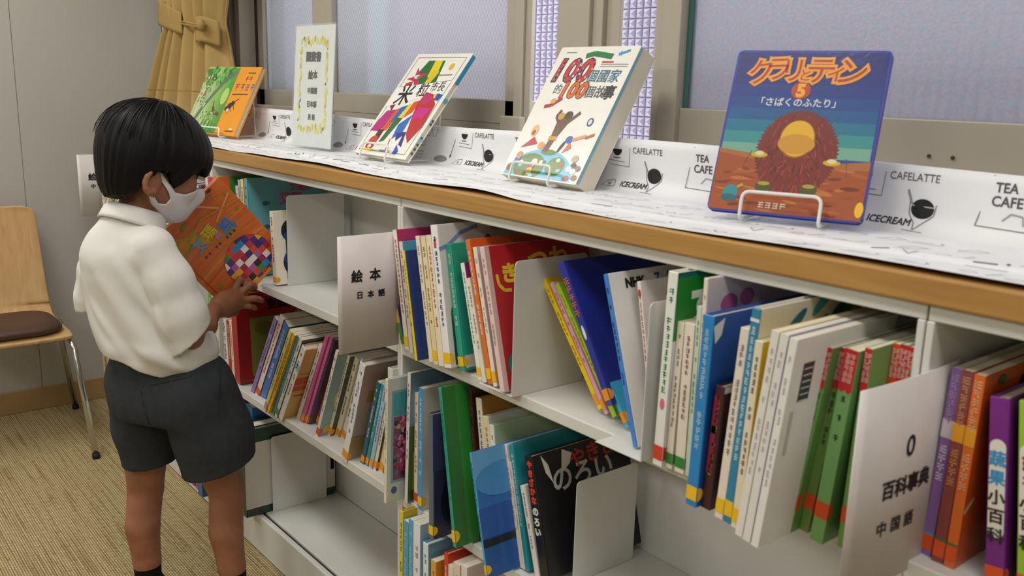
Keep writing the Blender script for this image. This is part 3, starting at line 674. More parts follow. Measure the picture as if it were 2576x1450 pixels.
GROUPS = {'FB': 'books low in the far bay', 'F': 'books in the far bay', 'U2': 'books on the upper shelf by the boy', 'C1': 'Japanese picture books by the sign', 'C2': 'leaning books past the bookend',
          'C3': 'books on the near end of the upper shelf', 'G': 'green red topped volumes', 'N': 'encyclopedias on the near shelf', 'S0': 'books under the held book',
          'S1': 'slanted row on the middle shelf', 'S2': 'books in the middle of the middle shelf', 'S3': 'books around the black hardback', 'BL': 'books between the legs',
          'BR': 'large books on the bottom shelf', 'BC': 'books on the bottom shelf of the middle bay'}
BOOKS = [
    ('F', 'tall white and green book at the wall end of the upper shelf', 1, -3.3935, -0.04, 0.0281, 0.2752, -0.05, 0.2, '#e8e6da', '#3f9f7a', 'p', None, '#a33', ''),
    ('F', 'cream book with red title behind the boy at the wall end', 1, -3.3553, -0.04, 0.0368, 0.2676, -0.05, 0.2, '#e9e0c4', '#e2d8bd', 'p', None, '#b55', ''),
    ('F', 'tan slim book behind the boy near the wall', 1, -3.3131, -0.04, 0.0272, 0.2592, -0.05, 0.2, '#d8c9a0', '#d8c9a0', 'p', None, '#865', ''),
    ('F', 'dark green book behind the back of the head', 1, -3.2809, -0.04, 0.0357, 0.2504, -0.05, 0.2, '#3f6a50', '#35604a', 'p', None, '#cdb', ''),
    ('F', 'bright yellow book behind the back of the head', 1, -3.2402, -0.04, 0.0306, 0.248, -0.05, 0.2, '#e8c72b', '#d8b51e', 'p', None, '#444', ''),
    ('F', 'cream book half hidden by the shirt collar', 1, -3.2046, -0.04, 0.0388, 0.2394, -0.05, 0.2, '#efe7d3', '#e5dcc4', 'p', None, '#955', ''),
    ('F', 'cream picture book with red title under the white mask', 1, -2.7329, -0.04, 0.0335, 0.215, -0.05, 0.2, '#e9dfc8', '#ddd0b4', 'p', None, '#a33', ''),
    ('F', 'pale book with red dashes behind the chin', 1, -2.692, -0.04, 0.0329, 0.215, -0.05, 0.2, '#efe8d8', '#e6d4bc', 'p', None, '#b33', ''),
    ('F', 'beige book behind the mask', 1, -2.6553, -0.04, 0.0293, 0.215, -0.05, 0.2, '#e6dcc0', '#d8c99c', 'p', None, '#a55', ''),
    ('F', 'dark blue book with pale title dots behind the mask', 1, -2.6225, -0.04, 0.0416, 0.215, -0.0329, 0.2, '#2c2f7a', '#3a3a86', 'p', None, '#dde', ''),
    ('F', 'purple book between the mask and the held orange book', 1, -2.5777, -0.04, 0.0251, 0.215, -0.017, 0.2, '#6a3f8a', '#5d3a80', 'p', None, '#fdf', ''),
    ('F', 'red slim book just above the held orange book', 1, -2.5495, -0.04, 0.0216, 0.215, 0.0186, 0.2, '#d8323a', '#c42d35', 'p', None, '#fff', ''),
    ('F', 'yellow green slim book touching the purple one behind the mask', 1, -2.5248, -0.04, 0.0183, 0.215, 0.0168, 0.2, '#ece02e', '#d9cf2a', 'p', None, '#353', ''),
    ('F', 'large dark grey book at the end of the far bay', 1, -2.4528, -0.04, 0.0204, 0.2233, -0.05, 0.22, '#4a4453', '#453f50', 'h', None, '#777', ''),
    ('FB', 'cream spined book with brown patterned cover low by the end wall', 3, -3.4693, -0.06, 0.0799, 0.181, 0.0421, 0.25, '#e8dcb8', '#7a3f1c', 'h', '#f2c21a', '#a5562a', 'patt'),
    ('U2', 'white book with red stripes in the upper shelf by the mask', 1, -2.4255, -0.03, 0.016, 0.2495, -0.05, 0.21, '#f0d8d0', '#e8d8d8', 'p', None, '#d33', ''),
    ('U2', 'magenta slim book in front of the orange spine', 1, -2.4045, -0.03, 0.0184, 0.251, -0.05, 0.21, '#c8327a', '#b8306e', 'p', None, '#fff', ''),
    ('U2', 'large hardback with orange spine and green cover behind the held book', 1, -2.3824, -0.03, 0.03, 0.2526, -0.05, 0.24, '#e06a2c', '#3f8a34', 'h', None, '#a33', 'rocket'),
    ('U2', 'low grey white book beside the pale blue one', 1, -2.3253, 0.012, 0.0162, 0.233, -0.05, 0.18, '#cfd0cc', '#cfd0cc', 'p', None, '#888', ''),
    ('U2', 'pale blue slim book beside the yellow one', 1, -2.3075, 0.012, 0.0139, 0.2504, -0.05, 0.2, '#a8c8d4', '#b0ccd6', 'p', None, '#567', ''),
    ('U2', 'yellow book with orange cover behind the teal one', 1, -2.2883, 0.012, 0.016, 0.2546, -0.05, 0.2, '#efe08a', '#e5662c', 'p', None, '#a63', ''),
    ('U2', 'teal picture book with pink title and blue birds', 1, -2.2681, 0.012, 0.0204, 0.258, -0.05, 0.24, '#5fa9b8', '#67b3c2', 'h', None, '#357', 'teal'),
    ('U2', 'white hardback with a dark blue painted figure against the bookend', 1, -2.1332, 0.0193, 0.0209, 0.1875, -0.0677, 0.2, '#f3ead8', '#f2ead8', 'h', '#f09a1c', '#c22', 'silh'),
    ('C1', 'slim leaning booklet with green, purple and orange bands by the sign', 1, -1.4823, -0.0098, 0.0109, 0.1644, -0.3593, 0.17, '#4a8a3a', '#3a3a86', 'p', None, '#eee', 'rainbow'),
    ('C1', 'tall cream book with pink cover first after the sign', 1, -1.4503, -0.0218, 0.014, 0.2347, -0.1984, 0.22, '#ece5d0', '#c23a74', 'p', '#f2c21a', '#a54', ''),
    ('C1', 'mottled white and blue book beside the cream one', 1, -1.427, -0.0258, 0.0124, 0.216, -0.1873, 0.2, '#d9d3c6', '#58a8c8', 'p', None, '#37a', ''),
    ('C1', 'yellow spined hardback with dark blue boards', 1, -1.3802, -0.0446, 0.0063, 0.2084, -0.2166, 0.18, '#f5d318', '#1f3a7a', 'h', None, '#353', ''),
    ('C1', 'white slim book behind the dark blue boards', 1, -1.3732, -0.0153, 0.012, 0.1941, -0.1935, 0.18, '#f0efe8', '#d9a02c', 'p', '#f2c21a', '#a33', ''),
    ('C1', 'cream rounded spine book before the yellow edged one', 1, -1.3569, -0.028, 0.0128, 0.2368, -0.2104, 0.2, '#efe6cf', '#cfc0d0', 'p', None, '#b86', ''),
    ('C1', 'pale yellow book with a mustard edge', 1, -1.34, -0.0296, 0.0145, 0.238, -0.1955, 0.2, '#ecdca8', '#e0b83a', 'p', '#f2c21a', '#975', ''),
    ('C1', 'cream book with red and green title before the tall white one', 1, -1.3246, -0.0286, 0.0163, 0.2416, -0.1923, 0.2, '#efe4cb', '#e8dcc2', 'p', None, '#c55', ''),
    ('C1', 'tallest white hardback with blue brush art on its cover', 1, -1.307, -0.0284, 0.0209, 0.2622, -0.1924, 0.235, '#f2f1ee', '#dcdad8', 'h', '#f2c21a', '#2a50b0', 'brush'),
    ('C1', 'teal green hardback with animals on the cover', 1, -1.2803, -0.0145, 0.0176, 0.2312, -0.212, 0.2, '#1fa283', '#2aa88a', 'h', '#f2c21a', '#e8e8e8', 'tealart'),
    ('C1', 'white slim book with purple cover', 1, -1.2171, -0.0187, 0.0111, 0.2087, -0.2855, 0.17, '#f0eee8', '#7a2f78', 'p', '#f2c21a', '#5a8', ''),
    ('C1', 'short cream book between the purple and orange ones', 1, -1.2023, -0.0203, 0.0109, 0.1848, -0.2976, 0.17, '#ece3d0', '#d8cdbb', 'p', None, '#776', ''),
    ('C1', 'orange hardback with orange boards before the red book', 1, -1.1882, -0.0189, 0.0124, 0.2546, -0.2966, 0.22, '#e0722c', '#dd5a1c', 'h', '#f2c21a', '#fff', ''),
    ('C1', 'cream book leaning against the orange hardback', 1, -1.1747, -0.018, 0.0107, 0.2434, -0.2779, 0.2, '#efe7d6', '#d8cbd0', 'p', '#f2c21a', '#abc', ''),
    ('C1', 'red hardback with yellow characters leaning on the bookend', 1, -1.1452, -0.0265, 0.0125, 0.2484, -0.2686, 0.24, '#e8d0c8', '#b8222c', 'h', None, '#b99', 'redki'),
    ('C2', 'yellow leaning booklet with orange title', 1, -0.9778, 0.0425, 0.0099, 0.2387, -0.6754, 0.19, '#f2d413', '#ecca10', 'p', '#f09a1c', '#e06a1a', ''),
    ('C2', 'pink leaning booklet between yellow and lime ones', 1, -0.9586, 0.0386, 0.0078, 0.2357, -0.6514, 0.19, '#e6a6cc', '#e09cc4', 'p', '#f09a1c', '#d2552a', ''),
    ('C2', 'lime green leaning booklet with orange title', 1, -0.9391, 0.0359, 0.0102, 0.2378, -0.6688, 0.19, '#a6d02c', '#9cca26', 'p', None, '#e0752a', ''),
    ('C2', 'sky blue leaning booklet tucked under the navy book', 1, -0.8974, 0.0222, 0.0079, 0.2325, -0.657, 0.19, '#45b4dc', '#3da8d2', 'p', '#f09a1c', '#fff', ''),
    ('C2', 'dark navy large leaning book with orange title', 1, -0.9298, 0.012, 0.013, 0.2393, -0.5548, 0.23, '#22309a', '#1a2a8c', 'h', '#f09a1c', '#e8703a', 'navy', 0.8165),
    ('C2', 'white hardback with blue spine and small painted puppets', 1, -0.8431, -0.0194, 0.0083, 0.2559, -0.3108, 0.23, '#3f86d8', '#f1efeb', 'h', None, '#14305e', 'nhk'),
    ('C2', 'white book with red dots beside the narrow bookend', 1, -0.8337, 0.012, 0.0069, 0.2426, -0.205, 0.2, '#f0e6e2', '#efe6e2', 'p', None, '#c23a4a', 'dots'),
    ('C3', 'white hardback with green title and green upper cover', 1, -0.7911, -0.0349, 0.017, 0.2774, 0.0236, 0.22, '#eef0ea', '#f0efe8', 'h', '#d8402a', '#2c9c3c', 'green'),
    ('C3', 'cream slim book with green sticker beside the green titled one', 1, -0.7732, -0.0285, 0.0116, 0.2104, 0.0229, 0.19, '#efe6d2', '#ebe2d0', 'p', '#2f8a3c', '#987', ''),
    ('C3', 'thicker cream book with green sticker', 1, -0.7566, -0.0284, 0.0163, 0.2117, 0.0033, 0.19, '#efe6d6', '#ebe2d0', 'p', '#2f8a3c', '#a76', ''),
    ('C3', 'pale mint slim book before the torn white one', 1, -0.7395, -0.027, 0.0077, 0.2375, 0.003, 0.2, '#cfe0c8', '#d6e2cf', 'p', None, '#789', ''),
    ('C3', 'worn white book with torn spine top and pink letters', 1, -0.727, -0.0294, 0.0069, 0.2769, -0.0087, 0.235, '#efe4d4', '#e6dcdc', 'h', None, '#a97', 'torn'),
    ('C3', 'large blue hardback with worn white corner', 1, -0.6809, -0.0944, 0.0167, 0.2501, 0.0255, 0.22, '#1f86cc', '#164e9e', 'h', '#f2c21a', '#bfe0f4', 'bluec'),
    ('C3', 'short dark maroon book with crimson spine', 1, -0.6636, -0.0858, 0.0145, 0.1645, 0.0505, 0.17, '#3c1424', '#2a1018', 'h', None, '#e0b81c', 'maroon'),
    ('C3', 'cream book between maroon and blue spined ones', 1, -0.6363, -0.0925, 0.0122, 0.2455, 0.0639, 0.2, '#e9dfd0', '#e0d6c6', 'p', '#f2c21a', '#888', ''),
    ('C3', 'blue spined hardback with sea blue painted cover', 1, -0.622, -0.0943, 0.0119, 0.2728, 0.0588, 0.22, '#2a86b0', '#dcd8cc', 'h', '#f2c21a', '#e8f0f4', 'sea'),
    ('C3', 'worn cream book with mustard edge and yellow sticker', 1, -0.6071, -0.0982, 0.0105, 0.2364, 0.0496, 0.2, '#eadfc8', '#d9bb4a', 'p', '#f2c21a', '#555', ''),
    ('C3', 'white magazine with yellow top cover', 1, -0.5923, -0.1099, 0.0103, 0.2581, 0.0983, 0.21, '#e9e6e0', '#e4cf48', 'p', None, '#ccd', ''),
    ('C3', 'white magazine with lilac edge in the middle of three', 1, -0.579, -0.1131, 0.0106, 0.2581, 0.0992, 0.21, '#e6e4e0', '#a8a6c0', 'p', None, '#ccd', ''),
    ('C3', 'white magazine with two black title bars beside the green set', 1, -0.5649, -0.1162, 0.0099, 0.2566, 0.1007, 0.21, '#ecebe6', '#e9e6e2', 'p', None, '#ccd', 'bars'),
    ('G', 'first green volume of the red topped set beside the magazines', 1, -0.5637, -0.0524, 0.0091, 0.2382, 0.125, 0.2, '#6f9e55', '#64944c', 'p', '#e2541c', '#223', 'redtop'),
    ('G', 'second green volume with thin darker spine in the red topped set', 1, -0.554, -0.0356, 0.012, 0.2364, 0.112, 0.2, '#6b8f48', '#5f8540', 'p', '#e2541c', '#223', 'redtop'),
    ('G', 'thickest green volume of the red topped set', 1, -0.5327, -0.0465, 0.0168, 0.2396, 0.08, 0.2, '#74ab66', '#5f9150', 'p', '#e2541c', '#223', 'redtop'),
    ('G', 'green volume half hidden by the encyclopedia sign', 1, -0.503, -0.0365, 0.009, 0.2415, 0.03, 0.2, '#6f9e55', '#64944c', 'p', '#e2541c', '#223', 'redtop'),
    ('G', 'green volume with orange red top behind the encyclopedia sign', 1, -0.4915, 0.005, 0.009, 0.2425, 0.022, 0.2, '#739f58', '#64944c', 'p', '#e2541c', '#223', 'redtop2'),
    ('G', 'green volume behind the sign next to the last one', 1, -0.48, 0.005, 0.009, 0.2435, 0.011, 0.2, '#6f9e55', '#64944c', 'p', '#e2541c', '#223', 'redtop'),
    ('G', 'last green volume of the set by the divider', 1, -0.4685, 0.005, 0.009, 0.2427, 0., 0.2, '#6f9e55', '#64944c', 'p', '#e2541c', '#223', 'redtop'),
    ('N', 'lilac encyclopedia volume beside the zero sign', 1, -0.4364, 0.0284, 0.0122, 0.2253, 0.0323, 0.22, '#8a62a8', '#7d5590', 'p', '#e2541c', '#dccbe8', 'enc_p'),
    ('N', 'maroon encyclopedia volume between lilac and orange ones', 1, -0.4204, 0.0227, 0.0128, 0.2271, 0.0219, 0.22, '#8a3f3c', '#7d3838', 'p', '#e2541c', '#e8b48a', 'enc_m'),
    ('N', 'orange encyclopedia volume with orange boards', 1, -0.406, 0.0215, 0.0117, 0.2261, 0.0187, 0.22, '#de6a26', '#d0581c', 'p', '#e2541c', '#f4c89a', 'enc_o'),
    ('N', 'thick purple little encyclopedia with white title panel', 1, -0.3616, 0.0221, 0.0199, 0.2051, -0.1071, 0.2, '#7a2388', '#6b1f78', 'h', '#e2541c', '#3a1044', 'veg'),
    ('N', 'lime green little encyclopedia at the edge of view', 1, -0.3304, 0.0268, 0.0213, 0.2072, -0.1275, 0.2, '#9cc93a', '#8fbd34', 'h', '#e2541c', '#456', 'green_enc'),
    ('S0', 'green slim book under the held book by the shirt', 2, -2.5543, 0.012, 0.0204, 0.2297, -0.06, 0.2, '#6fae4a', '#5f9c40', 'p', None, '#fff', ''),
    ('S0', 'pale pink slim book under the held orange book', 2, -2.5298, 0.012, 0.023, 0.2306, -0.06, 0.2, '#e2c4cc', '#d8bcc4', 'p', None, '#855', ''),
    ('S0', 'pale yellow book under the held orange book', 2, -2.5026, 0.012, 0.0255, 0.231, -0.06, 0.2, '#e8e0a8', '#dcd6a2', 'p', None, '#775', ''),
    ('S0', 'white book below the forearm', 2, -2.4641, 0.012, 0.034, 0.1699, -0.06, 0.2, '#e9e6e0', '#dcdcd8', 'p', None, '#678', ''),
    ('S0', 'red slim book beside the red framed one', 2, -2.4265, 0.012, 0.0193, 0.173, -0.06, 0.2, '#b8242a', '#a82026', 'p', '#f09a1c', '#fff', ''),
    ('S0', 'cream slim book touching the big red framed one', 2, -2.4065, 0.012, 0.0163, 0.1765, -0.0588, 0.2, '#ece0c4', '#e0d4b8', 'p', None, '#a55', ''),
    ('S0', 'big red framed picture book with black title under the shelf', 2, -2.3896, 0.012, 0.036, 0.2558, -0.0552, 0.27, '#b01e20', '#a81c1e', 'h', None, '#600', 'redframe'),
    ('S1', 'lilac leaning book first of the slanted row', 2, -2.2959, 0.0162, 0.018, 0.3026, 0.5913, 0.18, '#8878b8', '#4a5a5a', 'p', None, '#446', ''),
    ('S1', 'white book with red title leaning on the lilac one', 2, -2.2736, 0.0191, 0.0216, 0.3158, 0.5918, 0.2, '#ecdcd4', '#9a3a6a', 'p', '#e2541c', '#c34', ''),
    ('S1', 'blue leaning book with pale title', 2, -2.2444, 0.0211, 0.0275, 0.3012, 0.5868, 0.18, '#2f6ab4', '#35659a', 'p', None, '#dde8f4', ''),
    ('S1', 'pale yellow leaning book after the blue one', 2, -2.1441, -0.0148, 0.0131, 0.3057, 0.5828, 0.17, '#e6d27a', '#d8c46a', 'p', '#c8a', '#765', ''),
    ('S1', 'golden yellow leaning book', 2, -2.1278, -0.0123, 0.0122, 0.2984, 0.5834, 0.17, '#e8b018', '#e0a818', 'p', '#f2c21a', '#543', ''),
    ('S1', 'teal slim leaning book', 2, -2.1127, -0.0061, 0.014, 0.2919, 0.584, 0.17, '#2a8c9a', '#2a7f8c', 'p', None, '#9cc', ''),
    ('S1', 'white book with black title leaning after the teal one', 2, -2.0892, -0.0081, 0.0128, 0.2886, 0.5668, 0.17, '#dcdcd4', '#3c3440', 'p', '#5a8a3a', '#222', ''),
    ('S1', 'tan covered book with an orange band', 2, -2.0734, -0.0057, 0.0207, 0.2683, 0.5674, 0.2, '#efe9dc', '#d9a860', 'h', None, '#b54', 'tan'),
    ('S1', 'white thin spine before the pink row', 2, -2.0371, 0.0262, 0.0144, 0.2674, 0.5324, 0.19, '#efeeea', '#dcdcd6', 'p', None, '#555', ''),
    ('S1', 'first pink volume after the white thin spine', 2, -2.0109, 0.0243, 0.0138, 0.3015, 0.5038, 0.18, '#cf5c98', '#c8508c', 'p', '#f09a1c', '#fbd', ''),
    ('S1', 'second pink volume in the pink row', 2, -1.9946, 0.0282, 0.011, 0.2993, 0.5044, 0.18, '#d4689f', '#c85a90', 'p', '#f09a1c', '#fbd', ''),
    ('S1', 'dark blue and brown book among the pink volumes', 2, -1.9815, 0.0325, 0.0056, 0.2917, 0.505, 0.18, '#28466e', '#4a3a34', 'p', None, '#89a', ''),
    ('S1', 'pink volume after the dark blue book', 2, -1.9745, 0.0473, 0.0175, 0.2895, 0.5056, 0.18, '#c8589a', '#b04a86', 'p', '#f09a1c', '#fbd', ''),
    ('S1', 'cream book with blue and yellow swirls on its cover', 2, -1.9025, 0.0105, 0.0108, 0.2683, 0.4264, 0.2, '#ece6d6', '#8fb0b8', 'p', '#e2541c', '#58a', 'whirl'),
    ('S1', 'cream book with dark cover after the swirls', 2, -1.8901, 0.0372, 0.0106, 0.2516, 0.4271, 0.18, '#ece2c8', '#4a5038', 'p', '#f09a1c', '#346', ''),
    ('S1', 'cream book with blue dots beside the grey picture book', 2, -1.8778, 0.05, 0.0167, 0.2492, 0.4278, 0.18, '#eadfc6', '#d8cdb0', 'p', '#f09a1c', '#346', ''),
    ('S1', 'cream slim book touching the grey picture book', 2, -1.8582, 0.0556, 0.0165, 0.2491, 0.426, 0.18, '#ebe3cc', '#d8cfb6', 'p', '#f09a1c', '#654', ''),
    ('S1', 'grey covered picture book standing out of the row', 2, -1.7462, -0.0037, 0.0226, 0.2698, 0.3371, 0.21, '#e6e6e8', '#a8989a', 'h', '#f09a1c', '#68a', 'greyart'),
    ('S1', 'dark teal short book beside the grey picture book', 2, -1.698, 0.0173, 0.0134, 0.2277, 0.3353, 0.17, '#2f6a80', '#6a7040', 'p', '#f09a1c', '#fff', ''),
    ('S1', 'turquoise short book in the near part of the row', 2, -1.6802, 0.0193, 0.0117, 0.2249, 0.3237, 0.17, '#2a9aa0', '#2c8c92', 'p', '#f09a1c', '#fff', ''),
    ('S1', 'pale blue short book with pink title', 2, -1.6642, 0.0191, 0.0137, 0.2371, 0.3114, 0.17, '#a8c8e0', '#98bcd4', 'p', '#f09a1c', '#d48', ''),
    ('S1', 'cream short book with dark cover before the collage book', 2, -1.6492, 0.0215, 0.011, 0.2442, 0.3122, 0.17, '#ece0cc', '#4a3a4a', 'p', '#f09a1c', '#567', ''),
    ('S1', 'pale yellow book beside the collage book', 2, -1.637, 0.0274, 0.0183, 0.2452, 0.313, 0.17, '#ecdca6', '#dccb94', 'p', '#f09a1c', '#876', ''),
    ('S2', 'tall white book behind the pale board book', 2, -1.5264, -0.0129, 0.0188, 0.2743, -0.0129, 0.22, '#e6e2da', '#d8d6ce', 'h', None, '#776', ''),
    ('S2', 'pale board book with a pink collage panel', 2, -1.4925, -0.046, 0.0095, 0.2695, 0.03, 0.2, '#e3ddc4', '#cfd4cc', 'h', None, '#aaa', 'collage'),
    ('S2', 'white spine book with blue and green cover', 2, -1.47, -0.0102, 0.011, 0.283, 0.04, 0.2, '#ece8e4', '#5f7f98', 'p', None, '#c33', 'greenstrip'),
    ('S2', 'cream slim book with red title by the blue strip', 2, -1.4518, 0.001, 0.0118, 0.2412, 0.0074, 0.18, '#ecdfcb', '#e0d2bc', 'p', '#d8402a', '#c43', ''),
    ('S2', 'white book with bright blue spine and yellow sticker', 2, -1.429, -0.0043, 0.0145, 0.2588, 0.0076, 0.2, '#3f9cd8', '#d9d5cc', 'p', '#f2c21a', '#fff', ''),
    ('S2', 'dark navy hardback with black shapes', 2, -1.3137, -0.055, 0.0147, 0.2487, -0.0238, 0.19, '#5a6472', '#2c2c4c', 'h', '#f2c21a', '#99a', 'navyart'),
    ('S2', 'big green hardback with a dark figure in red on its cover', 2, -1.2544, -0.0409, 0.0101, 0.3017, -0.1811, 0.24, '#2a9c90', '#2f8a34', 'h', '#f2c21a', '#1a5', 'tasha'),
    ('S2', 'dark brown hardback beside the big green one', 2, -1.2435, 0.012, 0.0098, 0.2978, -0.1555, 0.22, '#3a1f1a', '#402018', 'h', None, '#c33', ''),
    ('S3', 'cream spined book with mustard cover under the upper shelf', 2, -1.219, 0.012, 0.0167, 0.2819, -0.1626, 0.2, '#ece2c8', '#a8781c', 'h', None, '#77a', ''),
    ('S3', 'cream book with red and yellow title behind the blue one', 2, -1.2009, 0.012, 0.0173, 0.2532, -0.1641, 0.22, '#ecdcbc', '#cfd6d0', 'h', None, '#c83', ''),
    ('S3', 'white book with pale green cover', 2, -1.1819, 0.012, 0.0126, 0.2434, -0.1669, 0.22, '#eeeae2', '#b8d0a8', 'h', None, '#469', ''),
    ('S3', 'bright blue hardback with hills and tree on cover', 2, -1.1299, -0.0601, 0.0062, 0.2232, -0.2492, 0.2, '#45a8d8', '#2f6fc0', 'h', '#f2c21a', '#1a3a5a', 'bluescene'),
    ('S3', 'white hardback with pink lettering beside the blue one', 2, -1.1229, 0.012, 0.0062, 0.2237, -0.2484, 0.22, '#f0eae0', '#dddbd4', 'h', None, '#c2406a', ''),
    ('S3', 'white hardback with small brown critters on cover', 2, -1.1159, 0.012, 0.0062, 0.1941, -0.2473, 0.21, '#eee6d8', '#e6e2de', 'h', None, '#b86', 'critters'),
    ('S3', 'turquoise hardback behind the black book', 2, -1.1089, 0.012, 0.0106, 0.2283, -0.2463, 0.22, '#2a9aa4', '#25909a', 'h', None, '#eff', ''),
    ('S3', 'thin white booklet leaning against the black book', 2, -1.082, 0.012, 0.0122, 0.1608, -0.3066, 0.17, '#f0ece4', '#e8e2da', 'p', None, '#b7a', ''),
    ('S3', 'black hardback with grey and red brush lettering', 2, -1.0671, 0.012, 0.0222, 0.2177, -0.2564, 0.245, '#141416', '#101012', 'h', None, '#e0421c', 'curse'),
    ('BL', 'blue book on the bottom shelf seen between the legs', 3, -2.5774, -0.079, 0.0317, 0.25, -0.03, 0.2, '#2a6aa8', '#2a5f98', 'h', None, '#9bd', ''),
    ('BL', 'second blue book between the legs', 3, -2.5288, -0.0817, 0.036, 0.25, -0.03, 0.2, '#2468a8', '#2a5f98', 'h', None, '#9bd', ''),
    ('BL', 'thin red and yellow book between the legs', 3, -2.4859, -0.0814, 0.0152, 0.25, -0.03, 0.2, '#c83a3a', '#b83030', 'p', None, '#fc4', ''),
    ('BL', 'dark blue book behind the knee', 3, -2.4444, -0.0902, 0.036, 0.25, -0.03, 0.2, '#1f5f98', '#24588c', 'h', None, '#9bd', ''),
    ('BR', 'red large book low behind the blue one', 3, -2.372, 0.012, 0.03, 0.305, 0.03, 0.28, '#c8202a', '#b01c24', 'h', None, '#fff', ''),
    ('BR', 'large blue book on the bottom shelf beside the shorts', 3, -2.338, 0.012, 0.05, 0.292, 0.03, 0.28, '#2f78b8', '#2f78b8', 'h', None, '#fff', ''),
    ('BR', 'large dark green book showing a white back panel with bars', 3, -2.2647, -0.0396, 0.045, 0.2603, 0., 0.27, '#20382e', '#1f3a30', 'h', None, '#cdc', 'barcode'),
    ('BC', 'yellow spined book on the bottom shelf of the central bay', 3, -1.4521, -0.035, 0.0109, 0.3319, 0.013, 0.2, '#e8d02a', '#c8ac1c', 'h', None, '#543', ''),
    ('BC', 'light teal book beside the yellow spine on the bottom', 3, -1.4382, -0.035, 0.0184, 0.3164, 0.0119, 0.18, '#4fa4c0', '#6fb0c4', 'p', None, '#cde', ''),
    ('BC', 'second teal book on the bottom shelf', 3, -1.4168, -0.035, 0.0166, 0.3271, 0.0049, 0.18, '#5aa6c4', '#3f8fb4', 'p', None, '#cde', ''),
    ('BC', 'white book with blue base and brown title', 3, -1.3987, -0.035, 0.0237, 0.3279, 0.0028, 0.18, '#e6ecf0', '#9fc0d8', 'p', None, '#986', 'wb'),
    ('BC', 'white spine book with sky blue cover on the bottom', 3, -1.3605, -0.035, 0.0173, 0.2979, -0.0109, 0.18, '#e8eef0', '#6fa8cc', 'h', None, '#79a', ''),
    ('BC', 'amber covered low book on the bottom', 3, -1.3318, -0.035, 0.0169, 0.2728, -0.0141, 0.16, '#dca84a', '#e0a02c', 'p', None, '#a62', ''),
    ('BC', 'bright red low book on the bottom', 3, -1.2847, -0.035, 0.0129, 0.3075, -0.0237, 0.15, '#d83a2a', '#c8321f', 'h', None, '#fff', ''),
    ('BC', 'cream small book beside the red low one', 3, -1.2711, -0.035, 0.016, 0.2881, -0.023, 0.14, '#e6dccc', '#d8c8bc', 'p', None, '#b66', ''),
    ('BC', 'beige small book on the bottom row', 3, -1.2524, -0.035, 0.021, 0.3012, -0.0294, 0.14, '#e2d2c0', '#d4b8a8', 'p', None, '#a55', ''),
    ('BC', 'last pale small book on the bottom row', 3, -1.2263, -0.035, 0.018, 0.3061, -0.0341, 0.14, '#e8dcd0', '#d8c4b8', 'p', None, '#c66', ''),
]
for row in BOOKS: book(row)

# ------------------------------------------------------------------ bookends (bent plates)
def bookend(label, X, Y, Z, w, h, tilt=0.0):
    t = thing('bookend', label, 'bookend', (X, Y, Z + .0004), (0, tilt, 0), 'white steel bookends')
    m = MB(); pts = []
    r = .008
    for cx, cz, a0 in ((w - r, h - r, 0), (r, h - r, 90)):
        for i in range(6): q = R(a0 + i * 18); pts.append((cx + r * math.cos(q), cz + r * math.sin(q)))
    pts = [(w, .0)] + pts + [(0, .0)]
    n = len(pts); vs = [(0, a, b) for a, b in pts] + [(.0016, a, b) for a, b in pts]
    m.add(vs, [tuple(range(n))[::-1], tuple(range(n, 2 * n))] + [(i, (i + 1) % n, n + (i + 1) % n, n + i) for i in range(n)], '#fff')
    m.build('upright_plate', STEEL, t, bevel=.0004)
    MB().box(-.09, .0, 0, w, 0, .0012).build('foot_plate', STEEL, t)
    return t
bookend('white bookend behind the book with the dark blue figure', -2.109, .048, ZS[1], .162, .23)
bookend('white bookend holding the red hardback upright', -1.121, -.022, ZS[1], .162, .233)
bookend('narrow edge of a white bookend before the green titled book', -.806, -.044, ZS[1], .15, .23)
bookend('white bookend in front of the black hardback', -1.03, .052, ZS[2], .150, .19)
bookend('white bookend against the dark green book low down', -2.213, .034, ZS[3], .165, .222)

# ------------------------------------------------------------------ index signs between the books
def index_sign(label, X, Y0, Z0, w, h, rows, curl=0.0, tilt=0.0, base=(0, 0), turn=0.0):
    t = thing('index_sign', label, 'sign', (X, Y0, Z0), (tilt, 0, turn), 'white index signs standing out of the shelves')
    f = lambda u, v: (curl * math.sin(u * math.pi) , u * w, v * h + base[0] * u * (1 if v > .5 else 0))
    m = MB(); m.grid(f, 14, 2, '#e2dad8'); m.build('plate', PRINT, t, smooth=True, solid=.0016)
    g = MB()
    for body, cy, cz, size, bold, gap in rows:
        xs = len(body)
        for i, ch in enumerate(body):
            y = cy + (i - (xs - 1) / 2) * size * gap
            g.text(ch, y, cz, size, lambda a, b: (f(min(max(a / w, 0), 1), 0)[0] + .0016, a, b + base[0] * a / w * .5), '#1a1a1c', bold)
    g.build('lettering', PRINT, t)
    return t
index_sign('white sign reading picture books in Japanese, standing out of the upper shelf', -1.499, -.140, .783, .134, .229,
           [('絵本', .060, .150, .025, .0008, 1.6), ('日本語', .070, .112, .0155, .0005, 1.55)])
index_sign('white sign with a zero marking the encyclopedias', -.449, -.121, .772, .185, .232,
           [('0', .094, .155, .034, .0006, 1), ('百科事典', .096, .110, .0232, .0007, .98), ('中国語', .083, .066, .0185, .0004, 1.35)], curl=.005, base=(.006, 0), turn=-.07)
index_sign('white sign for Chinese picture books near the end wall', -3.56, -.074, .785, .14, .226,
           [('絵本', .069, .145, .028, .0008, 1.5), ('中国', .064, .110, .018, .0005, 1.6)])

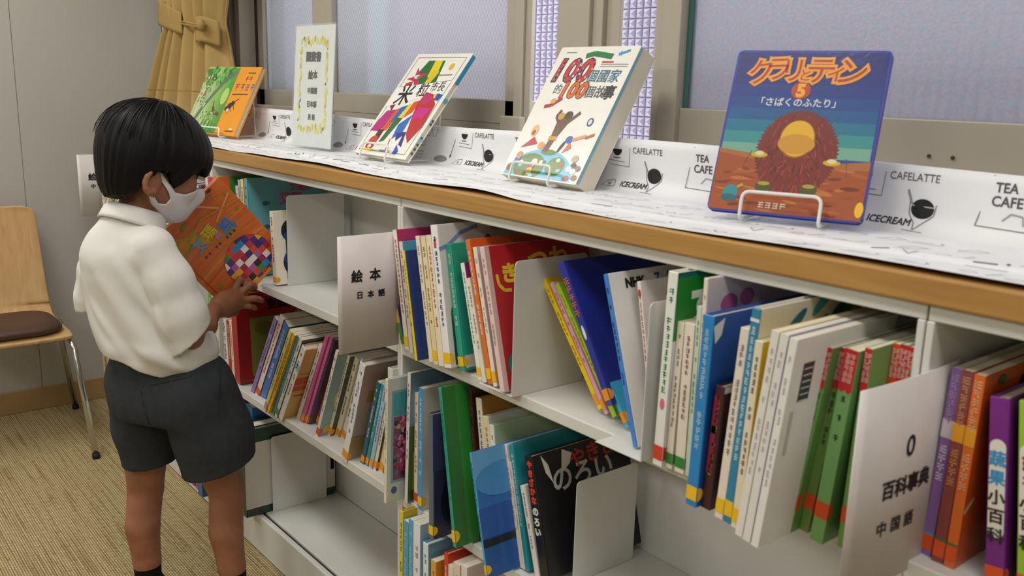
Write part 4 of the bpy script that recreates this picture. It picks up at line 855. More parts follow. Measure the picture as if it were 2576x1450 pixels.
# ------------------------------------------------------------------ books shown on the worktop
def wire_stand(label, X, Y, yaw, w, lean, zb, lip=.026, thick=.02, rise=.16):
    """bent wire easel: front lip, floor loop, back support"""
    t = thing('book_stand', label, 'book stand', (X, Y, 1.1135), (0, 0, yaw), 'white wire book stands')
    r = .0026; dz = zb - 1.1135
    nx, nz = -math.cos(lean), math.sin(lean)          # outward from the cover, in (y,z)
    m = MB()
    y0 = -.016; 
    m.tube(rounded([(-w / 2, .05, r), (-w / 2, y0 - .002, r), (-w / 2, y0 + lip * math.sin(lean) - .004, r + dz + lip), (w / 2, y0 + lip * math.sin(lean) - .004, r + dz + lip), (w / 2, y0 - .002, r), (w / 2, .05, r)], .012), r)
    m.build('front_lip', WIRE, t, smooth=True)
    ya = .05 + thick / math.cos(lean) + .03; top = rise
    m = MB()
    for s in (-1, 1):
        m.tube(rounded([(s * w / 2, .05, r), (s * w / 2, ya + top * math.tan(lean) * .25, r), (s * w / 2 * .6, min(.04 + thick / math.cos(lean) + top * math.tan(lean), .16), top)], .008), r)
    m.tube(rounded([(-w / 2, ya + top * math.tan(lean) * .25 - .012, r), (w / 2, ya + top * math.tan(lean) * .25 - .012, r)], .008), r)
    m.build('back_support', WIRE, t, smooth=True)
    return t
def shown_book(label, X, Y, yaw, lean, w, h, t, zb, cov, spine, kind, draw, mat_=GLOSSY, spine_left=True, gut=None, radius=0.0, pagecol=None):
    root = thing('picture_book', label, 'book', (X, Y, zb), (-lean, 0, yaw), 'books shown on the worktop')
    k = .0024 if kind == 'h' else .0008; ins = .004 if kind == 'h' else .0005
    c = MB()
    def slab(y0, y1, col):
        if radius:
            rr = radius; pts = []
            for cx, cz, a0 in ((w - rr, h - rr, 0), (rr, h - rr, 90), (rr, rr, 180), (w - rr, rr, 270)):
                for i in range(5): q = R(a0 + i * 22.5); pts.append((cx + rr * math.cos(q), cz + rr * math.sin(q)))
        else: pts = [(w, 0), (w, h), (0, h), (0, 0)]
        n = len(pts)
        c.add([(a, y0, b) for a, b in pts] + [(a, y1, b) for a, b in pts], [tuple(range(n)), tuple(range(n, 2 * n))[::-1]] + [(i, n + i, n + (i + 1) % n, (i + 1) % n) for i in range(n)], col)
    slab(0, k, cov); slab(t - k, t, cov)
    if spine_left: c.box(0, k, k, t - k, radius, h - radius, spine)
    else: c.box(w - k, w, k, t - k, radius, h - radius, spine)
    c.build('cover', mat_, root, bevel=.0006)
    p = MB(); a0, a1 = (k, w - ins) if spine_left else (ins, w - k)
    p.box(a0, a1, k, t - k, ins, h - ins, '#e0d6bf'); p.build('pages', PAGES, root)
    a = MB(); draw(a, w, h, t); a.build('cover_art', mat_, root)
    return root
def layer(): 
    st = {'y': -.0003}
    def L(bump=True):
        if bump: st['y'] -= .000012
        y = st['y']; return lambda a, b: (a, y, b)
    return L

def draw_lion(m, w, h, t):
    L = layer(); r = random.Random(3)
    cols = ['#1c2470', '#1d2874', '#1c2d7a', '#1b3682', '#194488', '#18568c', '#1a708c', '#358a8c', '#6ea48e']
    for i, c in enumerate(cols):
        z1 = 1 - i * .072; z0 = 1 - (i + 1) * .072
        e = .004
        m.rect(e, w - e, h * max(z0, .3), h * z1 - (e if i == 0 else 0), L(i == 0), c)
    m.poly([(.002, .003), (w - .002, .003), (w - .002, h * .35), (w * .75, h * .325), (w * .5, h * .33), (w * .25, h * .36), (.002, h * .385)], L(), '#a8642a')
    m.poly([(.002, .003), (w - .002, .003), (w - .002, h * .30), (w * .6, h * .28), (w * .3, h * .32), (.002, h * .36)], L(), '#9c4a1c')
    for k in range(60):
        z = r.uniform(.02, .30); m.oval(r.uniform(.05, .95) * w, z * h, r.uniform(.006, .02), r.uniform(.001, .003), L(k % 6 == 0), r.choice(['#82381a', '#a85a28', '#94441f', '#6c2c14', '#b86a30']), 10, r.uniform(-.2, .2))
    m.line([(w * .19, h * .28), (w * .23, h * .38)], .0012, L(), '#6a4a34'); m.line([(w * .86, h * .25), (w * .84, h * .36)], .0012, L(), '#3f5a50')
    # plain shaggy mound in the colours of the printed picture
    cx, cz = w * .52, h * .375; pts = []
    for i in range(150):
        q = 2 * math.pi * i / 150; k = (1.0 if i % 2 else .93) + r.uniform(-.02, .03)
        pts.append((cx + w * .27 * k * math.cos(q), cz + h * .265 * k * math.sin(q)))
    f = L()
    for i in range(150): m.poly([(cx, cz), pts[i], pts[(i + 1) % 150]], f, '#74221a')
    for k in range(230):
        q, s = r.uniform(0, 6.28), r.uniform(.25, .95); x, z = cx + w * .25 * s * math.cos(q), cz + h * .25 * s * math.sin(q)
        m.line([(x, z), (x + r.uniform(-.004, .004) + .004 * math.cos(q), z - r.uniform(.004, .014))], .0014, L(k % 25 == 0), r.choice(['#94341f', '#5c1812', '#a4432c', '#802818', '#481410']))
    m.oval(cx - .002, cz + h * .085, w * .115, h * .115, L(), '#8a5a1a', 28); m.oval(cx - .002, cz + h * .088, w * .108, h * .108, L(), '#dcab1f', 28); m.oval(cx - .002, cz + h * .055, w * .12, h * .06, L(), '#c88f24', 24)
    for x, z, ww, hh in ((.285, .355, .055, .017), (.755, .33, .055, .017)): m.oval(w * x, h * z, w * ww, h * hh, L(), '#c8a42c'); m.oval(w * x, h * (z + .01), w * .03, h * .014, L(), '#d8cf90')
    for x in (.35, .64): m.oval(w * x, h * .165, w * .055, h * .035, L(), '#4a4a1a'); m.oval(w * x, h * .185, w * .04, h * .012, L(), '#a89a24')
    m.oval(w * .14, h * .12, w * .05, h * .043, L(), '#2c8a90', 20); m.oval(w * .135, h * .085, w * .055, h * .022, L(), '#2a6070'); m.line([(w * .18, h * .15), (w * .215, h * .17)], .004, L(), '#a8a82c')
    m.oval(w * .972, h * .075, w * .026, h * .045, L(), '#e8b414', 16)
    # title
    ts = [('ク', .185, .865, .046, .15), ('ラ', .300, .882, .044, .05), ('リ', .400, .875, .044, 0), ('と', .485, .848, .022, 0), ('テ', .580, .872, .048, 0), ('ィ', .675, .856, .034, -.05), ('ン', .780, .868, .050, -.12)]
    for bold, col in ((.0036, '#e89a2c'), (.0005, '#a8391c')):
        f = L()
        for ch, x, z, s, a in ts: m.text(ch, w * x, h * z - .0, s * .93, f, col, bold, rot=a)
    m.oval(w * .475, h * .752, w * .064, w * .058, L(), '#b8401f', 28)
    m.text('5', w * .475, h * .752, .026, L(), '#eaa62c', .0014); m.text('「さばくのふたり」', w * .47, h * .68, .0138, L(), '#d0d0e0', .0003)
    blur_row(m, 4, w * .43, h * .055, .010, L(), '#f0d8c0')
def draw_hundred(m, w, h, t):
    L = layer(); r = random.Random(11)
    m.rect(.0012, .0075, .003, h - .003, lambda a, b: (w + .0003, a, b), '#84b8ca')
    m.line([(w * .1, h * .955), (w * .24, h * .955)], .002, L(), '#8a8a8a')
    f = L(); pal = ['#c8322c', '#e8b82c', '#2c5ab0', '#2c8a4a', '#7a3a8a', '#e87a2c', '#3aa0c8', '#d83a6a', '#202a5a', '#efefef']
    for bold, col in ((.0044, '#1c2440'),):
        m.text('100', w * .31, h * .815, .070, f, col, bold, shear=.14, gap=1.1)
    m.text('100', w * .31, h * .815, .070, L(), '#c8322c', .0030, shear=.14, gap=1.1)
    y_g = L()(0, 0)[1] - .00012; g = lambda a, b: (a, y_g, b)
    for cx, cz, kind in ((.125, .815, 1), (.30, .815, 0), (.475, .815, 0)):
        for k in range(26):
            if kind: x, z = w * (cx + (r.uniform(-.012, .016))), h * (cz + r.uniform(-.08, .08)); x += (z - h * cz) * .25
            else:
                q = r.uniform(0, 6.28); x, z = w * cx + .0138 * math.cos(q), h * cz + .0235 * math.sin(q); x += (z - h * cz) * .25
            m.rect(x - .0022, x + .0022, z - .0022, z + .0022, g, r.choice(pal))
    m.text('個國家', w * .72, h * .775, .030, L(), '#3f6f84', .0005, gap=1.0)
    m.text('的', w * .22, h * .67, .024, L(), '#5a5a5c', .0002)
    m.text('100', w * .44, h * .665, .048, L(), '#3a2a20', .0034, shear=.12, gap=1.08); m.text('100', w * .44, h * .665, .048, L(), '#dc6420', .0024, shear=.12, gap=1.08)
    m.text('個故', w * .71, h * .655, .028, L(), '#4a4c50', .0004); m.text('事', w * .88, h * .655, .032, L(), '#2a2c30', .0009)
    m.line([(w * .38, h * .925), (w * .48, h * .945), (w * .58, h * .935), (w * .72, h * .92)], .012, L(), '#2c7a44'); m.text('★', w * .8, h * .945, .016, L(), '#3a86c0'); m.line([(w * .78, h * .935), (w * .9, h * .965)], .006, L(), '#4a9ad0')
    m.rect(w * .62, w * .76, h * .872, h * .886, L(), '#c84a44'); m.line([(w * .62, h * .862), (w * .95, h * .862)], .002, L(), '#9a9a9a'); m.line([(w * .62, h * .845), (w * .95, h * .845)], .002, L(), '#9a9a9a')
    # globe with meadows, plain little shapes around it
    def clipped(cx, cz, rx, rz, col, n=40):
        pts = [(min(max(cx + rx * math.cos(2 * math.pi * i / n), .003), w - .004), max(cz + rz * math.sin(2 * math.pi * i / n), .003)) for i in range(n)]
        m.poly(pts, L(), col)
    clipped(w * .47, .0, w * .44, h * .215, '#6cbfe0'); clipped(w * .33, h * .08, w * .2, h * .1, '#5a7c24', 24); clipped(w * .66, h * .1, w * .12, h * .07, '#5f8428', 20); clipped(w * .5, h * .195, w * .1, h * .022, '#5a7c24', 20)
    for k in range(10): clipped(w * r.uniform(.15, .8), h * r.uniform(.02, .16), .006, .004, r.choice(['#86d0ea', '#4a6a1c', '#e8e4d8', '#b0502c']), 10)
    m.poly([(w * .40, h * .20), (w * .47, h * .2), (w * .50, h * .30), (w * .58, h * .44), (w * .53, h * .47), (w * .46, h * .47), (w * .42, h * .42), (w * .43, h * .3)], L(), '#6f4a32')
    m.line([(w * .55, h * .42), (w * .66, h * .50)], .008, L(), '#6f4a32'); m.line([(w * .44, h * .42), (w * .38, h * .46), (w * .41, h * .51)], .007, L(), '#5f3f2c'); m.oval(w * .44, h * .465, .009, .008, L(), '#c89a3c'); m.oval(w * .53, h * .475, .011, .009, L(), '#4a3022'); m.rect(w * .41, w * .51, h * .285, h * .315, L(), '#d89a2c')
    m.line([(w * .15, h * .53), (w * .24, h * .545), (w * .34, h * .60)], .008, L(), '#a8242c'); m.oval(w * .24, h * .575, .008, .006, L(), '#e0a848')
    m.poly([(w * .1, h * .21), (w * .3, h * .25), (w * .22, h * .30)], L(), '#c42a2a'); m.oval(w * .185, h * .345, .010, .013, L(), '#e8b884'); m.oval(w * .185, h * .33, .005, .006, L(), '#a84a2a')
    m.poly([(w * .66, h * .2), (w * .7, h * .29), (w * .75, h * .24)], L(), '#d86a2c'); m.oval(w * .68, h * .30, .01, .008, L(), '#2f6ab8'); m.line([(w * .72, h * .3), (w * .86, h * .335)], .007, L(), '#e89a6a'); m.line([(w * .86, h * .32), (w * .95, h * .35)], .006, L(), '#b0682a'); m.oval(w * .62, h * .245, .004, .014, L(), '#26303a', a=-.4)
    m.oval(w * .83, h * .435, .008, .009, L(), '#2a3a6a'); m.oval(w * .83, h * .435, .005, .006, L(), '#d8dce8')
    for k in range(7): m.oval(w * r.uniform(.82, .95), h * r.uniform(.03, .14), .008, .006, L(), r.choice(['#26242a', '#e8e6de', '#a8342c', '#8a5a34']))
    for x, z, c in ((.08, .06, '#8a5a2c'), (.14, .12, '#2c5ab0'), (.14, .155, '#c88a4a'), (.36, .09, '#a82a34'), (.38, .115, '#e8e2d0'), (.36, .05, '#d8a83c'), (.36, .24, '#e0a060'), (.86, .17, '#b8a888')): m.oval(w * x, h * z, .009, .008, L(), c)
def draw_rice(m, w, h, t):
    L = layer(); G = '#3f3f40'
    m.line([(w * .06, h * .04), (w * .06, h * .96), (w * .94, h * .96), (w * .94, h * .04), (w * .06, h * .04)], .0014, L(), G)
    P = lambda pts, c: m.poly([(w * a, h * b) for a, b in pts], L(), c)
    P([(.30, .93), (.60, .93), (.68, .70), (.38, .66), (.24, .80)], '#1f6a34'); P([(.42, .93), (.56, .93), (.6, .8), (.46, .76)], '#e8d01a'); P([(.5, .84), (.62, .82), (.58, .7), (.48, .7)], '#dcc418')
    P([(.18, .86), (.28, .80), (.44, .80), (.32, .74), (.44, .66), (.36, .64), (.26, .72), (.1, .74), (.22, .77)], '#c02a5a'); m.oval(w * .27, h * .765, .012, .006, L(), '#e8e4da'); m.oval(w * .3, h * .76, .006, .005, L(), '#2f9a5a')
    P([(.06, .64), (.06, .5), (.2, .42), (.2, .62)], '#7a2a1c'); P([(.14, .70), (.26, .72), (.26, .68), (.14, .67)], '#b83a24')
    P([(.05, .66), (.05, .46), (.90, .62), (.95, .74)], '#f4f2ec'); m.line([(w * .05, h * .66), (w * .95, h * .74)], .001, L(), G)
    m.text('米', w * .26, h * .585, .066, L(), '#131315', .0012, rot=.06); m.text('粒', w * .54, h * .64, .044, L(), '#1c1c1e', .0006, rot=.08); m.text('市長', w * .77, h * .675, .032, L(), '#1c1c1e', .0003, rot=.08, sx=.9)
    P([(.06, .30), (.12, .42), (.3, .44), (.3, .3), (.2, .22), (.04, .22)], '#b8207a'); P([(.28, .44), (.42, .47), (.34, .24), (.24, .2)], '#d85a24'); P([(.34, .46), (.5, .5), (.44, .38), (.32, .3)], '#2a62b8'); P([(.46, .5), (.54, .5), (.47, .34), (.40, .34)], '#e8d41a'); P([(.52, .52), (.64, .54), (.6, .42), (.5, .36)], '#d8521f')
    P([(.62, .62), (.78, .60), (.92, .50), (.94, .30), (.86, .14), (.74, .22), (.64, .40), (.6, .5)], '#c01f2c'); P([(.66, .47), (.88, .47), (.84, .36), (.76, .38), (.68, .33)], '#c8208a'); P([(.62, .58), (.72, .6), (.82, .56), (.74, .5), (.64, .5)], '#c02a6a')
    P([(.78, .60), (.84, .61), (.82, .56)], '#e8d01a'); P([(.84, .61), (.94, .60), (.92, .54), (.84, .55)], '#2450b8')
    P([(.38, .36), (.5, .36), (.42, .14), (.34, .12)], '#2a6a30'); P([(.5, .30), (.64, .40), (.66, .24), (.54, .16)], '#2a6ac0'); P([(.56, .22), (.72, .24), (.8, .1), (.64, .14)], '#2a2a8a'); P([(.2, .24), (.3, .24), (.3, .14), (.2, .12)], '#5a241c')
    P([(.58, .1), (.7, .2), (.74, .06), (.68, -.0 + .02)], '#efece4'); P([(.7, .12), (.8, .0 + .06), (.78, .03), (.72, .03)], '#2450b8'); m.line([(w * .52, h * .16), (w * .56, h * .06)], .003, L(), '#b8202a')
    m.oval(w * .22, h * .125, .018, .016, L(), '#c8442a'); m.oval(w * .22, h * .08, .018, .01, L(), '#b82a2a'); m.oval(w * .22, h * .075, .008, .005, L(), '#efece4'); m.rect(w * .14, w * .32, h * .035, h * .055, L(), '#e8c81c')
    m.oval(w * .78, h * .87, .009, .010, L(), '#e8b81c'); m.line([(w * .64, h * .785), (w * .88, h * .79)], .0025, L(), '#77777a'); m.line([(w * .45, h * .05), (w * .65, h * .055)], .003, L(), '#8a8a8c'); m.oval(w * .1, h * .09, .002, .002, L(), '#c03040')
    # marks on the fore side
    f = lambda a, b: (w + .0005, a, b)
    m.rect(.002, t - .002, h * .72, h * .99, f, '#2a90c0'); [m.rect(t * .3, t * .7, h * z, h * (z + .02), f, '#4a4a4c') for z in (.33, .36, .06, .1, .14, .2)]; m.oval(t / 2, h * .56, .006, .006, f, '#4ab0c8'); m.oval(t / 2, h * .2, .005, .005, f, '#6ac0d0')
def draw_forest(m, w, h, t):
    L = layer(); r = random.Random(8); x1 = w * .62
    for i in range(12): m.rect(.002 + (x1 - .002) * i / 12, .002 + (x1 - .002) * (i + 1) / 12, .003, h - .003, L(i == 0), ['#b4c494', '#bccf9a', '#aac68a', '#9abe7a', '#a8c880', '#98c070', '#86b860', '#8aba58', '#7ab04a', '#68a43c', '#5c9a34', '#5c9630'][i])
    m.rect(x1, w - .002, .003, h - .003, L(), '#ee9a12')
    for k in range(46): m.oval(r.uniform(.05, .9) * x1, r.uniform(.72, .97) * h, r.uniform(.008, .026), .009, L(k % 6 == 0), r.choice(['#2f8a2c', '#4aa03a', '#1f7a24', '#62b04a']), 10, r.uniform(0, 3))
    m.line([(x1 * .95, h * .93), (x1 * .7, h * .80), (x1 * .5, h * .6), (x1 * .3, h * .36), (x1 * .12, h * .05)], .016, L(), '#6a7068')
    m.line([(x1 * .12, h * .9), (x1 * .25, h * .7), (x1 * .15, h * .5)], .004, L(), '#7a3a24'); m.line([(x1 * .25, h * .7), (x1 * .38, h * .85)], .003, L(), '#7a3a24')
    for k in range(50): m.oval(r.uniform(.02, .35) * x1, r.uniform(.4, .85) * h, .005, .003, L(k % 8 == 0), r.choice(['#d8dcc0', '#5a6a44', '#8a9a6a', '#a85a3a']), 8, r.uniform(0, 3))
    m.oval(x1 * .86, h * .56, .02, .03, L(), '#b4d46a'); m.line([(x1 * .62, h * .4), (x1 * .72, h * .32), (x1 * .9, h * .28)], .012, L(), '#6a4a24'); m.line([(x1 * .66, h * .36), (x1 * .6, h * .48)], .006, L(), '#6a4a24')
    for k in range(60): m.oval(r.uniform(.3, .8) * x1, r.uniform(.1, .35) * h, .004, .003, L(k % 10 == 0), r.choice(['#d8dab4', '#8a9a5a', '#e4e4c8', '#4a7a3a']), 8)
    for k in range(9): m.line([(x1 * (.45 + k * .05), h * .03), (x1 * (.47 + k * .05 + r.uniform(-.05, .05)), h * r.uniform(.12, .24))], .006, L(), r.choice(['#2a8a3a', '#1f7a3a', '#4aa04a']))
    m.rect(w * .80, w * .93, h * .90, h * .92, L(), '#4a7a1a'); blur_row(m, 2, w * .85, h * .82, .020, L(), '#b8401c')
    for i, (ch, c) in enumerate((('蟻', '#c83a6a'), ('和', '#a85a3a'), ('西', '#8a6a9a'), ('瓜', '#5a6ab0'))): blur_row(m, 1, w * .70 + i * .030, h * .70, .026, L(), c, i)
    m.line([(w * .66, h * .59), (w * .94, h * .6)], .004, L(), '#5a3a1a')
    for x, z, q in ((.66, .38, .015), (.70, .42, .02), (.74, .46, .016)): m.oval(w * x, h * z, q * .7, q * .55, L(), '#2a1a22'); m.line([(w * x, h * z), (w * x + .02, h * z - .02)], .002, L(), '#2a1a22')
    m.oval(w * .69, h * .36, .008, .006, L(), '#d8c8d8'); m.line([(w * .76, h * .48), (w * .82, h * .53)], .003, L(), '#2a1a22'); m.rect(w * .86, w * .92, h * .085, h * .105, L(), '#e6e0d0'); m.line([(w * .8, h * .06), (w * .95, h * .065)], .004, L(), '#7a4a10')

shown_book('blue story book with a red shaggy mound and title numbered 5', -.860, .129, .321, .366, .221, .25, .012, 1.124, '#28379a', '#5a3a9a', 'h', draw_lion, SHINY, spine_left=False, radius=.008)
wire_stand('wire stand under the blue story book with the number 5', -.860 + .112 * math.cos(.321), .129 + .112 * math.sin(.321), .321, .112, .366, 1.124, .030, .012, .13)
shown_book('thick white story book about 100 countries with globe', -1.424, .185, -.02, .541, .223, .293, .046, 1.124, '#efece4', '#e8e2d2', 'p', draw_hundred, GLOSSY, radius=.004)
wire_stand('wire stand under the white book with the big 100', -1.424 + .105, .183, -.02, .115, .541, 1.124, .026, .046, .15)
shown_book('white picture book with brightly coloured angular shapes', -1.997, .178, -.008, .658, .235, .306, .014, 1.126, '#f1eee4', '#e8e0cc', 'h', draw_rice, GLOSSY)
wire_stand('wire stand under the book with angular shapes', -1.997 + .115, .176, -.008, .115, .658, 1.126, .026, .014, .15)
shown_book('green forest picture book with wide orange band', -3.067, .140, .12, .47, .33, .237, .016, 1.121, '#ee9a12', '#e08a10', 'h', draw_forest, GLOSSY)
wire_stand('wire stand under the green forest book', -3.067 + .20, .163, .12, .13, .47, 1.121, .02, .016, .13)

# acrylic sign holder
t = thing('sign_holder', 'upright clear holder with a white sheet bordered by yellow flowers', 'sign', (-2.404, .21, 1.1142), (-.07, 0, .047))
W, Hh = .211, .332
MB().box(0, W, -.0042, -.0022, 0, Hh).box(0, W, .0022, .0042, 0, Hh).build('acrylic_panel', ACRYL, t)
MB().box(0, W, -.04, .045, 0, .003).build('acrylic_foot', ACRYL, t)
MB().box(.003, W - .003, -.0012, .0012, .004, Hh - .005, '#efedea').build('paper_sheet', PRINT, t)
g = MB(); L = layer(); r = random.Random(2); f0 = lambda a, b: (a, -.0016, b)
for body, z, s, bo in (('圖畫書', .245, .0265, .0016), ('絵本', .197, .0245, .0011), ('中国語', .155, .0175, .0008), ('日本語', .119, .0175, .0008), ('英 語', .084, .0165, .0006)):
    g.text(body, W * .49, z, s, f0, '#1c1c1f', bo)
for x0, z0, x1, z1, n in ((.045, .286, .168, .286, 17), (.045, .055, .168, .055, 17), (.036, .062, .036, .282, 24), (.174, .062, .174, .282, 24)):
    for k in range(n):
        u = k / (n - 1); x, z = x0 + (x1 - x0) * u + r.uniform(-.004, .004), z0 + (z1 - z0) * u + r.uniform(-.008, .008)
        if r.random() < .12: g.oval(x, z, .0035, .006, f0, '#3a6a34', 10, r.uniform(-.6, .6))
        else: g.oval(x, z, .0045, .0085, lambda a, b: (a, -.0017 - k * .00001, b), r.choice(['#e8d21c', '#f0e02c', '#d8b81c', '#f0e46a']), 10, r.uniform(-.5, .5))
g.build('printed_text', PRINT, t)
# ------------------------------------------------------------------ curtain
def curtain():
    t = thing('curtain', 'tan curtain tied back in the corner beside the window', 'curtain', (0, 0, 0))
    zt, ztie, zb = 2.3, 1.475, 1.142
    def edge(z):
        if z > ztie: k = min(1, (z - ztie) / .5); k = k * k * (3 - 2 * k); return -3.50 - .22 * k, -3.19 + .22 * k
        k = min(1, (ztie - z) / .33); k2 = k ** .8; return -3.50 - .255 * k2, -3.19 + .09 * k2
    def f(u, v):
        z = zb + (zt - zb) * (v ** 1.35); a, b = edge(z)
        k = min(1, abs(z - ztie) / .28)
        q = u + .018 * math.sin(2 * math.pi * u * 2.5 + 1) 
        fold = math.sin(2 * math.pi * 6.5 * q + .6) + .35 * math.sin(2 * math.pi * 13 * q + 1.9 + z)
        x = a + (b - a) * u + .008 * math.sin(2 * math.pi * 6.5 * q + 2.0)
        y = .262 + (.017 + .018 * k) * fold - .03 * math.sin(math.pi * u) + .085 * u
        return (x, y, z)
    m = MB(); m.grid(f, 260, 70, '#fff'); m.build('cloth', CURT, t, smooth=True, solid=.004)
    h = MB(); pts = []
    for i in range(261):
        u = i / 260; v = ((1.248 - zb) / (zt - zb)) ** (1 / 1.35); x, y, z = f(u, v); pts.append((x, y - .0035, z))
    h.tube(pts, .0016, n=5); h.build('hem_seam', CURT2, t, smooth=True)
    # tie band
    b = MB()
    def g(u, v):
        x = -3.525 + .19 * u; z = 1.575 - .055 * u - (.095 - .02 * u) * v
        return (x, .215 + .02 * (1 - u) ** 2 + .035 * u, z)
    b.grid(g, 24, 8, '#fff')
    def g2(u, v):
        x = -3.265 + .095 * u; z = 1.50 - .015 * u - .085 * v + .01 * math.sin(3 * u); return (x, .272 + .05 * u * u, z)
    b.grid(g2, 14, 8, '#fff'); b.build('tie_band', CURT2, t, smooth=True, solid=.005)
    c = MB(); 
    c.tube(smooth_path([(-3.345, .248, 1.488), (-3.30, .252, 1.484), (-3.25, .258, 1.478), (-3.21, .268, 1.474)]), .003); c.tube(smooth_path([(-3.345, .248, 1.481), (-3.30, .254, 1.476), (-3.25, .260, 1.470), (-3.21, .268, 1.466)]), .003)
    c.build('cord', CURT2, t, smooth=True)
    k = MB(); k.grid(lambda u, v: (-3.20 + .020 * math.cos(2 * math.pi * u) * math.sin(math.pi * v), .266 + .014 * math.cos(math.pi * v), 1.474 + .020 * math.sin(2 * math.pi * u) * math.sin(math.pi * v)), 20, 12, '#fff', True)
    k.build('button', CURT2, t, smooth=True)
curtain()

# ------------------------------------------------------------------ chair by the end wall
def chair():
    t = thing('chair', 'bentwood chair with brown seat pad and chrome legs against the end wall', 'chair', (-3.55, -.375, 0))
    prof = smooth_path([(-.195, 0, .815), (-.178, 0, .70), (-.150, 0, .56), (-.128, 0, .47), (-.105, 0, .43), (-.06, 0, .412), (.05, 0, .405), (.15, 0, .402), (.205, 0, .392)], 7)
    n = len(prof); W = .195
    def half(i):
        s = i / (n - 1); w = W * (1.0 if s > .45 else .94 + .06 * s / .45); e = min(s, 1 - s) * .95
        r = .045
        return w - (r - math.sqrt(max(0, r * r - max(0, r - e) ** 2)) if e < r else 0)
    m = MB()
    m.grid(lambda u, v: (prof[round(v * (n - 1))].x + .012 * (2 * u - 1) ** 2 * (1 if v < .4 else 0), (2 * u - 1) * half(round(v * (n - 1))), prof[round(v * (n - 1))].z), 17, n, '#fff')
    m.build('seat_shell', PLY, t, smooth=True, solid=.012, bevel=.004)
    h = MB(); P0 = Vector((-.1845, 0, .748)); d = Vector((.018, 0, -.115)).normalized()
    h.poly([(.045 * math.cos(q), .013 * math.sin(q)) for q in [i * math.pi / 12 for i in range(24)]], lambda a, b: (P0.x + .0085 - d.x * b * 1, a, P0.z + b), '#333'); h.build('handle_hole_shade', mat('slot_shade', '#4c463f', .8), t)  # dark disc on the uncut shell, painted as the shaded handle hole
    c = MB()
    def cush(u, v):
        a = 2 * math.pi * u; e = lambda k: math.copysign(abs(k) ** .45, k)
        s = math.sin(math.pi * v); s = abs(s) ** .35
        return (.045 + .152 * e(math.cos(a)) * s, .180 * e(math.sin(a)) * s, .424 - .024 * math.cos(math.pi * v) + .006 * (s - 1))
    c.grid(cush, 60, 16, '#fff', True); c.build('seat_pad', SEATF, t, smooth=True)
    fr = MB()
    for s in (-1, 1):
        fr.tube(rounded([(.17, s * .14, .385), (-.10, s * .14, .395), (-.13, s * .19, .39)], .03), .010, n=10)
    fr.build('under_frame', CHROME, t, smooth=True)
    for s in (-1, 1):
        for a in ([(.10, s * .14, .388), (.17, s * .185, .385), (.205, s * .192, .36), (.38, s * .195, .012)], [(-.10, s * .15, .392), (-.03, s * .208, .40), (-.06, s * .208, .36), (-.175, s * .268, .012)]):
            l = MB(); l.tube(rounded(a, .04), .0105, n=12); lo = l.build('leg', CHROME, t, smooth=True)
            p = Vector(a[-1]); k = MB(); k.tube([p + Vector((0, 0, .006)), (p.x + .002, p.y, .0005)], .0125, n=12); k.build('rubber_foot', RUBBER, lo, smooth=True)
chair()

